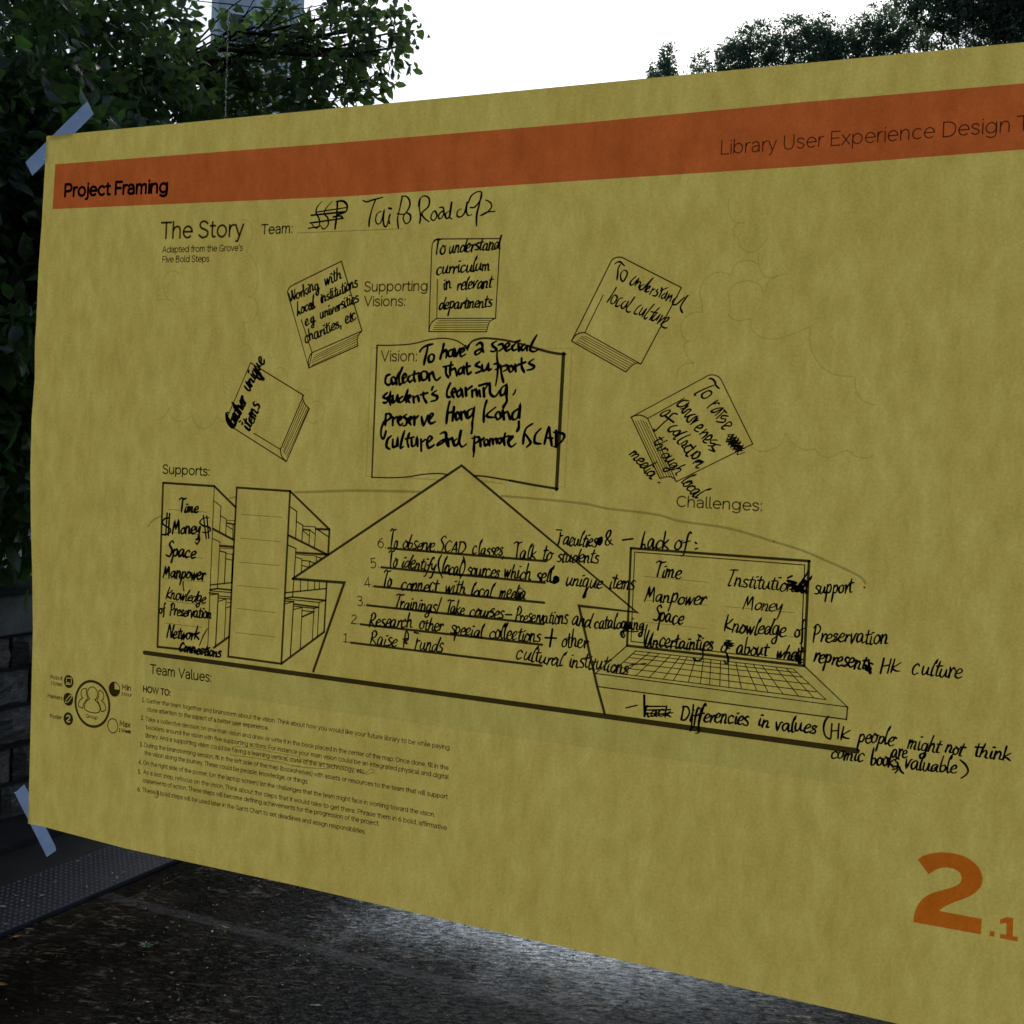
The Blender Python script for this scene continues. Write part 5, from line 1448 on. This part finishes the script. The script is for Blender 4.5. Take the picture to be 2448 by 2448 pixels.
tree('tall_tree', 'tall dark spreading tree at the right edge of the poster top', 'tree', (-1.58, 21.69, 0), (-1.58, 21.69, 8.32), [(-2.81, 21.47, 10.11, 0.22, 0.22, 0.20, 0.80), (-2.63, 21.49, 10.12, 0.30, 0.30, 0.22, 1.00), (-2.38, 21.57, 9.99, 0.36, 0.36, 0.26, 1.10), (-2.00, 21.65, 9.88, 0.36, 0.36, 0.28, 1.10), (-1.62, 21.63, 10.01, 0.46, 0.46, 0.36, 1.10), (-1.17, 21.72, 9.85, 0.45, 0.45, 0.40, 1.10), (-0.82, 21.82, 9.63, 0.50, 0.50, 0.40, 1.20), (-1.77, 21.80, 9.51, 0.34, 0.34, 0.20, 0.90), (-1.28, 21.87, 9.41, 0.40, 0.40, 0.24, 1.00), (-0.91, 21.68, 9.99, 0.50, 0.50, 0.50, 1.20), (-2.27, 21.74, 9.57, 0.30, 0.30, 0.20, 0.80), (-1.67, 21.48, 10.40, 0.80, 0.80, 0.80, 1.00), (-0.80, 21.48, 10.50, 0.90, 0.90, 0.90, 1.00), (-0.15, 21.85, 9.57, 0.90, 0.90, 0.90, 1.00), (-1.46, 22.08, 8.75, 0.70, 0.70, 0.70, 1.00)] + [(-1.28, 21.99, 7.62, 1.1, 1.1, 1.1, 0.11), (-1.98, 21.99, 5.92, 1.1, 1.1, 1.1, 0.11), (-1.18, 21.99, 4.42, 1.1, 1.1, 1.1, 0.11)], 0.06, 16000, LEAFF, 36, r0=0.12, group='far trees beyond the poster', twigs=4)


# fence of low hedge behind, closing the view at ground level
rs_ = np.random.default_rng(5)
hc = [(x, 19 + rs_.uniform(-.5, .5), .9, 1.3, .8, 1.0, 1.0) for x in np.arange(-26, 26, 1.7)]
hv, hf = leaf_cloud(rs_, hc, .16, 900)
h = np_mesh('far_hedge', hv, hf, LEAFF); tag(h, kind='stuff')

# ------------------------------------------------------------------ tower behind the leaves
def tower():
    t = empty('tower_block', TOWER[0]); tag(t, 'tall pale grey tower block with stacked windows glimpsed through the leaves', 'building')
    rz = R(TOWER[1]); t.rotation_euler = (0, 0, rz)
    WALLM = mat_concrete('grey_render', (0.55, 0.57, 0.62), (0.68, 0.70, 0.74), 1.2)
    GL = mat_plain('dark_glazing', (0.03, 0.035, 0.045), 0.2, 0.6)
    PAL = mat_plain('pale_trim', (0.76, 0.78, 0.80), 0.6)
    w, d, hh = TOWER[2]
    box('wall', (-w / 2, w / 2, -d / 2, d / 2, 0, hh), WALLM, t)
    fr = bpy.data.meshes.new('window'); 
    v, f = box_data(-.55, .55, -.06, .05, -.6, .6); fr.from_pydata(v, [], f); fr.materials.append(PAL)
    pn = bpy.data.meshes.new('pane'); v, f = box_data(-.45, .45, -.075, -.03, -.5, .5); pn.from_pydata(v, [], f); pn.materials.append(GL)
    nf = int(hh / 3)
    for k in range(nf):
        z = 1.8 + 3 * k
        if z < 6 or z > 27: continue
        for x in np.arange(-w / 2 + 1.0, w / 2 - .5, 2.1):
            a = bpy.data.objects.new('window', fr); COL.objects.link(a); a.parent = t; a.location = (x, -d / 2, z)
            b = bpy.data.objects.new('pane', pn); COL.objects.link(b); b.parent = a
        for y in np.arange(-d / 2 + 1.2, d / 2 - .5, 2.6):
            a = bpy.data.objects.new('window', fr); COL.objects.link(a); a.parent = t; a.location = (w / 2, y, z); a.rotation_euler = (0, 0, R(90))
            b = bpy.data.objects.new('pane', pn); COL.objects.link(b); b.parent = a
    for x in (-w / 2 + .1, w / 2 + .02, 0.1):
        box('pilaster', (x - .12, x + .12, -d / 2 - .25, -d / 2 - .003, 0, hh), PAL, t)
    box('parapet', (-w / 2 - .1, w / 2 + .1, -d / 2 - .1, d / 2 + .1, hh, hh + .9), PAL, t)
TOWER = ((-28.07, 35.67, 0), 38.0, (3.1, 3.0, 32.0))
POST_X = -0.8514
DRIPS = [(-0.6142, 1.8546, -0.6136, 1.7616, 110, 0.00060), (-0.5002, 1.8349, -0.5006, 1.8118, 20, 0.00030), (-0.5009, 1.8025, -0.5015, 1.7856, 22, 0.00030), (-0.8032, 1.7076, -0.8032, 1.6855, 20, 0.00050)]
tower()

# pale low wall far behind the shrub
LW = mat_concrete('pale_render', (0.30, 0.29, 0.28), (0.42, 0.41, 0.39), 2.0)
lw = box('boundary_wall', (-.15, .15, -4, 10, 0, 1.9), LW); lw.location = (-8.2, 4, 0)
tag(lw, 'pale rendered boundary wall seen in the gaps of the shrub above the planter', 'wall')

# ------------------------------------------------------------------ ground litter
rl = np.random.default_rng(3)
def petal(rs, n, area, size, mat, name, z=.003):
    Vs = []; Fs = []
    x = rs.uniform(area[0], area[1], n); y = rs.uniform(area[2], area[3], n)
    an = rs.uniform(0, 6.28, n); L = size * rs.uniform(.4, 1.3, n); W = L * rs.uniform(.25, .7, n)
    c, s = np.cos(an), np.sin(an)
    lift = rs.uniform(.0005, .006, (n, 4))
    P = []
    for k, (a, b) in enumerate(((-.5, 0), (0, -.5), (.5, 0), (0, .5))):
        px = a * L; py = b * W
        P.append(np.stack([x + px * c - py * s, y + px * s + py * c, z + lift[:, k]], 1))
    V = np.stack(P, 1).reshape(-1, 3); F = np.arange(n * 4).reshape(n, 4)
    o = np_mesh(name, V, F, mat); tag(o, kind='stuff'); return o
petal(rl, 1500, (-2.7, 1.2, 1.0, 4.2), .010, mat_plain('dry_chips', (0.30, 0.27, 0.20), .8), 'leaf_litter')
petal(rl, 1400, (-2.7, 1.2, 1.0, 4.2), .014, mat_plain('brown_chips', (0.10, 0.065, 0.035), .8), 'brown_leaf_litter')
petal(rl, 46, (-3.07, -2.79, 1.4, 3.0), .016, mat_plain('mat_chips', (0.34, 0.32, 0.28), .8), 'litter_on_drain_cover', .019)

def curl_leaf(name, label, loc, L, W, ang, mat, curl=.3, cat='fallen leaf'):
    V = []; F = []; n = 8
    prof = [0, .5, .82, 1, .98, .8, .5, .18, 0]
    for i in range(n + 1):
        t = i / n - .5
        z = .002 + curl * L * (t * t * 1.6)
        for sgn in (-1, -.5, 0, .5, 1):
            w = W / 2 * prof[i] * sgn
            V.append((t * L, w, z + abs(sgn) ** 2 * W * .25 * prof[i] * (1 if curl > 0 else .3)))
        if i:
            for k in range(4): F.append(((i - 1) * 5 + k, (i - 1) * 5 + k + 1, i * 5 + k + 1, i * 5 + k))
    V += [(-.5 * L - L * .3, -.0012, .004), (-.5 * L - L * .3, .0012, .004), (-.5 * L, .0016, .003 + curl * L * .4), (-.5 * L, -.0016, .003 + curl * L * .4)]
    b = len(V) - 4; F.append((b, b + 3, b + 2, b + 1))
    o = mesh_obj(name, V, F, mat, None, True)
    o.location = loc; o.rotation_euler = (0, 0, ang)
    tag(o, label, cat)
    return o

YL = mat_plain('ochre_leaf', (0.34, 0.19, 0.06), .6); WL = mat_plain('bleached_leaf', (0.50, 0.47, 0.38), .7); BL = mat_plain('brown_leaf', (0.055, 0.035, 0.022), .7); GL_ = mat_plain('yellow_green_leaf', (0.36, 0.38, 0.12), .6); PK = mat_plain('pink_brown_leaf', (0.30, 0.17, 0.13), .7)
curl_leaf('fallen_leaf', 'ochre fallen leaf lying just below the drain cover near the picture edge', (-2.739, 1.827, 0.004), .030, .012, 1.2, YL)
curl_leaf('fallen_leaf', 'yellow brown leaf cut by the left picture edge low on the concrete', (-2.523, 1.574, 0.004), .040, .016, .3, YL)
curl_leaf('fallen_leaf', 'dark brown curled leaf next to the ochre leaf on the concrete', (-2.658, 1.854, 0.004), .036, .010, .9, BL)
curl_leaf('fallen_leaf', 'blackish brown leaf on bare concrete below the middle of the drain cover', (-2.710, 2.146, 0.004), .042, .014, .5, BL)
curl_leaf('fallen_leaf', 'pale curled dry leaf on the near edge of the drain cover', (-2.797, 2.281, 0.004), .026, .012, 2.0, WL)
curl_leaf('fallen_leaf', 'bleached white leaf alone on the dark foreground concrete', (-1.714, 1.907, 0.004), .026, .010, .5, WL, .12)
curl_leaf('fallen_leaf', 'thin yellow green curved leaf on the joint strip', (-2.251, 2.201, 0.004), .040, .008, .1, GL_, .4)
curl_leaf('fallen_leaf', 'small white leaf fragment beside the yellow green leaf', (-2.274, 2.157, 0.004), .016, .007, 2.3, WL, .15)
curl_leaf('fallen_leaf', 'small pinkish leaf on the shiny part of the concrete', (-0.970, 2.454, 0.004), .024, .012, .2, PK)
curl_leaf('fallen_leaf', 'small pale leaf right above the pinkish one on the shiny concrete', (-0.978, 2.515, 0.004), .018, .008, .9, WL)
WEED = (-2.357, 1.957, 0.004)

# small weed
wd = empty('weed_sprout', WEED); tag(wd, 'small green weed sprouting through the dark mossy concrete near the drain cover', 'weed')
WM = mat_plain('weed_green', (0.10, 0.17, 0.07), .6)
for k in range(11):
    a = k * 2.4; L = .018 + .012 * ((k * 37) % 10) / 10; ww = .0035
    d = Vector((math.cos(a), math.sin(a), 0)); sd = Vector((-d[1], d[0], 0))
    V = [(0, 0, .001), tuple(d * L * .45 + sd * ww + Vector((0, 0, L * .55))), tuple(d * L + Vector((0, 0, L * .62))), tuple(d * L * .45 - sd * ww + Vector((0, 0, L * .55)))]
    mesh_obj('leaf', V, [(0, 1, 2, 3)], WM, wd)

# ------------------------------------------------------------------ window: glass and the post at the left
win = empty('window', (-0.8, 0.0, 0.0)); tag(win, 'clear glass window with drip marks and a slim grey frame post that carries the poster', 'window')
FRM = mat_plain('grey_aluminium', (0.30, 0.31, 0.32), .45, .5)
box('frame_post', (POST_X + 0.8 - .05, POST_X + 0.8, -.07, -.001, 0.07, 3.19), FRM, win, .002)
box('bottom_rail', (-4.2, 5.79, -.07, .02, 0.003, .066), FRM, win, .002)
box('top_rail', (-4.2, 5.79, -.07, .02, 3.12, 3.197), FRM, win, .002)
gm = Mat('clear_glass'); gt = gm.n('ShaderNodeBsdfTransparent'); gt.inputs['Color'].default_value = (.97, .985, .985, 1); gm.l(gt.outputs[0], gm.out.inputs['Surface'])
mesh_obj('glass_pane', [(-4.2, .012, .067), (5.79, .012, .067), (5.79, .012, 3.12), (-4.2, .012, 3.12)], [(0, 1, 2, 3)], gm.m, win)
DIRT = Mat('dried_drip'); _t = DIRT.n('ShaderNodeBsdfTranslucent', Color=(.8, .85, .9, 1)); _d = DIRT.n('ShaderNodeBsdfTransparent')
_m = DIRT.n('ShaderNodeMixShader'); _m.inputs[0].default_value = .72
DIRT.l(_t.outputs[0], _m.inputs[1]); DIRT.l(_d.outputs[0], _m.inputs[2]); DIRT.l(_m.outputs[0], DIRT.out.inputs['Surface'])
V = []; F = []; rd = random.Random(2)
for (xa, za, xb, zb, n, w) in DRIPS:
    for i in range(n):
        t = (i + rd.uniform(-.4, .4)) / n
        x = xa + (xb - xa) * t + rd.gauss(0, w * .8); z = za + (zb - za) * t
        a = w * rd.uniform(.2, .7); b = a * rd.uniform(1, 3.0); k = len(V)
        V += [(x + .8 + a * math.cos(q * 1.047), .0105, z + b * math.sin(q * 1.047)) for q in range(6)]
        F.append(tuple(range(k, k + 6)))
dd = mesh_obj('dirt_streak', V, F, DIRT.m, win); dd['kind'] = 'stuff'

# ------------------------------------------------------------------ the poster
poster = empty('poster', (-0.79390994, 0.0, 1.76141282))
tag(poster, 'large yellow poster with an orange band, printed drawings and handwritten notes on the window', 'poster')
out = [tuple(map(float, t.split(','))) for t in ART['outline'].split()[1:]]
out = out + [(8410, 5944), (8410, 6)]
bm = bmesh.new()
pts = [Vector((x * 1e-4, 0, -z * 1e-4)) for x, z in out]
vs = [bm.verts.new(p) for p in pts]
for t in tessellate_polygon([[Vector((p[0], p[2], 0)) for p in pts]]): bm.faces.new([vs[i] for i in t])
bmesh.ops.recalc_face_normals(bm, faces=bm.faces[:])
me = bpy.data.meshes.new('paper_sheet'); bm.to_mesh(me); bm.free(); me.materials.append(PAPER)
ps = bpy.data.objects.new('paper_sheet', me); COL.objects.link(ps); ps.parent = poster

k = Ink(.00010); k.strokes(ART['band'].replace('1 ', 'f1 ', 1)); hb = k.build('header_band', ORANGE, poster, 'orange band printed across the top')
k = Ink(.00012); k.strokes('f' + ART['team_tint']); k.build('tint_panel', GREY_TINT, poster, 'greyish green tint under the thick base line')
k = Ink(.00012); k.strokes('\n'.join('f' + l for l in ART['laptop_tint'].splitlines())); lt = k.build('laptop_body_tint', GREY_TINT, poster)
k = Ink(.00012); k.strokes('\n'.join('f' + l for l in ART['two'].splitlines())); k.build('orange_numeral', ORANGE2, poster, 'large orange 2 followed by a small .1')
ink('title_text', BAND_BOLD, hb, .00060, tx=['t_head'], label='bold words Project Framing', stuff=True)
ink('series_text', BAND_TEXT, hb, .00060, tx=['t_kit'], label='thin words Library User Experience Design', stuff=True)
ink('heading_text', PRINT, poster, .0006, tx=['t_story'], label='large printed words The Story', stuff=True)
ink('subtitle_text', PRINT_SOFT, poster, .0006, tx=['t_adapt'], stuff=True)
ink('team_caption', PRINT, poster, .0006, tx=['t_team'], stuff=True)
ink('visions_caption', PRINT_SOFT, poster, .0006, tx=['t_supvis'], stuff=True)
ink('supports_caption', PRINT, poster, .0006, tx=['t_supports'], stuff=True)
ink('challenges_caption', PRINT_SOFT, poster, .0006, tx=['t_chal'], stuff=True)
ink('team_values_caption', PRINT, poster, .0006, tx=['t_values'], stuff=True)
ink('how_to_heading', PRINT, poster, .0006, tx=['t_howto'], stuff=True)
bt = ink('instructions_text', PRINT_SOFT, poster, .0006, tx=['t_body'], stuff=True)
ink('pen_mark', PEN, bt, .0009, ['pen_circle'])
nt = ink('team_name', MARKER, poster, .0009, ['h_title'], label='handwritten Tai Po Road 292 after a struck out SSP', stuff=True)
for art, hand, extra, lab in (('book_working', 'h_working', None, 'tilted book drawing filled with a note on working with local institutions'),
                              ('book_curriculum', 'h_curric', None, 'upright book drawing with a note on curriculum'),
                              ('book_local', None, 'h_local_x', 'tilted book drawing with a note on local culture'),
                              ('book_raise', 'h_raise', 'h_raise_x', 'steeply tilted book drawing with a note on raising awareness'),
                              ('book_gather', 'h_gather', 'h_gather_x', 'tilted book drawing with a short note on unique items')):
    b = ink('book_drawing', PRINT, poster, .0006, [art], label=lab, stuff=True)
    ink('handwritten_note', MARKER, b, .0009, [extra] if extra else [], hand=[hand] if hand else [], stuff=True)
vb = ink('open_book_drawing', PRINT, poster, .0006, ['vision_book'], label='large open book drawing holding the vision note', stuff=True)
ink('vision_caption', PRINT_SOFT, vb, .0007, tx=['t_vision'], stuff=True)
ink('handwritten_note', MARKER, vb, .0009, ['h_vision_x'], hand=[], stuff=True)
ink('shadow_outline', PENCIL, vb, .0003, ['vision_shadow'])
ar = ink('arrow_drawing', PRINT, poster, .00075, ['arrow'], label='big house shaped arrow outline around the six steps')
ink('step_line', PRINT, ar, .0006, ['step_lines'], stuff=True)
ink('step_numbers', PRINT_SOFT, ar, .0006, tx=['t_nums'], stuff=True)
ink('handwritten_note', MARKER, ar, .0010, ['h_steps_x'], hand=['h_steps'], stuff=True)
ink('base_line', PRINT, poster, .0006, ['base_line'], label='thick slanting ground line')
ink('grey_arc', GREY_LINE, poster, .00025, ['arc'], label='faint grey curve rising over the drawings', stuff=True)
sa = ink('bookshelf_drawing', PRINT, poster, .0006, ['shelf_a'], label='bookshelf drawing with a handwritten list on its side', stuff=True)
ink('handwritten_note', MARKER, sa, .0009, ['h_supports_x'], hand=['h_supports'], stuff=True)
ink('bookshelf_drawing', PRINT, poster, .0006, ['shelf_b'], label='bookshelf drawing with a blank ruled side', stuff=True)
ink('rule_line', PEN, poster, .0003, ['rules'], stuff=True)
lp = ink('laptop_drawing', PRINT, poster, .0006, ['laptop'], label='open laptop drawing with a handwritten list on its screen', stuff=True)
lt.parent = lp
ink('keyboard_grid', PRINT, lp, .0006, ['keyboard'], stuff=True)
ink('handwritten_note', MARKER, lp, .0009, ['h_lap_x'], hand=['h_lap'], stuff=True)
ink('cloud_outline', PENCIL, poster, .0002, ['clouds'], label='faint pencil cloud outlines', stuff=True)
ic = ink('group_icon', PRINT, poster, .0006, ['icon_group'], label='round icon of three people', stuff=True)
def cut_discs(parent):
    K = Ink(.0006); lines = ART['icon_discs'].splitlines()
    marks = []
    for ln in ART['icon_marks'].splitlines():
        w, *pts = ln.split(); P = [tuple(map(float, t.split(','))) for t in pts]
        if 's' in w: P = catmull(P, 3)
        hw = float(''.join(c for c in w if not c.isalpha())) * .62
        L = []; Rr = []
        for i, p in enumerate(P):
            a = P[max(0, i - 1)]; c = P[min(len(P) - 1, i + 1)]; dx, dy = c[0] - a[0], c[1] - a[1]; m = math.hypot(dx, dy) or 1
            L.append((p[0] - dy / m * hw, p[1] + dx / m * hw)); Rr.append((p[0] + dy / m * hw, p[1] - dx / m * hw))
        marks.append(L + Rr[::-1])
    for ln in lines[:3]:
        P = [tuple(map(float, t.split(','))) for t in ln.split()[1:]]
        cx = sum(p[0] for p in P) / len(P); cy = sum(p[1] for p in P) / len(P)
        holes = [m_ for m_ in marks if math.hypot(m_[0][0] - cx, m_[0][1] - cy) < 70]
        allp = P + [q for h_ in holes for q in h_]
        b = len(K.V); y = K.y()
        K.V += [(x * 1e-4, y, -z * 1e-4) for x, z in allp]
        for t in tessellate_polygon([[Vector((x, z, 0)) for x, z in q] for q in [P] + holes]): K.F.append(tuple(b + i for i in t))
    K.strokes('\n'.join(lines[3:]))
    o = K.build('round_icon', PRINT_SOLID, parent, 'black discs and clock circles around the group icon', True); return o
dc = cut_discs(poster) #, PRINT, poster, .0006, ['icon_discs'], label='black discs and clock circles around the group icon', stuff=True)
ink('icon_caption', PRINT, dc, .0006, tx=['t_icons'], stuff=True)

# ------------------------------------------------------------------ tape strips across the poster's corners, behind the paper
def tape(key, label, bubbles):
    P = [tuple(map(float, t.split(','))) for t in ART[key].split()[1:]]
    cx = sum(p[0] for p in P) / len(P); cz = sum(p[1] for p in P) / len(P)
    t = empty('tape_strip', (-0.79390994 + cx * 1e-4, .004, 1.76141282 - cz * 1e-4)); tag(t, label, 'tape', 'matte tape strips on the poster corners')
    Q = [((x - cx) * 1e-4, -(z - cz) * 1e-4) for x, z in P]
    n = len(Q)
    V = [(x, 0, z) for x, z in Q] + [(x, .0002, z) for x, z in Q]
    F = [tuple(range(n)), tuple(range(2 * n - 1, n - 1, -1))] + [(i, i + n, (i + 1) % n + n, (i + 1) % n) for i in range(n)]
    tv = tessellate_polygon([[Vector((x, z, 0)) for x, z in Q]])
    mesh_obj('strip', V[:n], [tuple(q) for q in tv], TAPE, t)
    for (bx, bz, rx, rz, an) in bubbles:
        v = []
        for q in range(14):
            a = q * 2 * math.pi / 14; x = rx * math.cos(a); z = rz * math.sin(a)
            v.append((bx - cx * 1e-4 + x * math.cos(an) - z * math.sin(an), -.0006, -bz + cz * 1e-4 + x * math.sin(an) + z * math.cos(an)))
        mesh_obj('air_bubble', v, [tuple(range(14))], BUBBLE, t)
BUB_TOP = [(0.0307, -0.0135, 0.0018, 0.0012, 0.3), (-0.0055, 0.0181, 0.0017, 0.0011, 0.2), (-0.0086, 0.0118, 0.0007, 0.0006, 0), (-0.0071, 0.0144, 0.006, 0.0005, -0.25)]
BUB_BOT = [(-0.0165, 0.5713, 0.001, 0.0007, 0.3)]

tape('tape_top', 'pale blue matte tape strip slanting across the upper poster corner', BUB_TOP)
tape('tape_bottom', 'pale blue matte tape strip hanging at the lower poster corner', BUB_BOT)
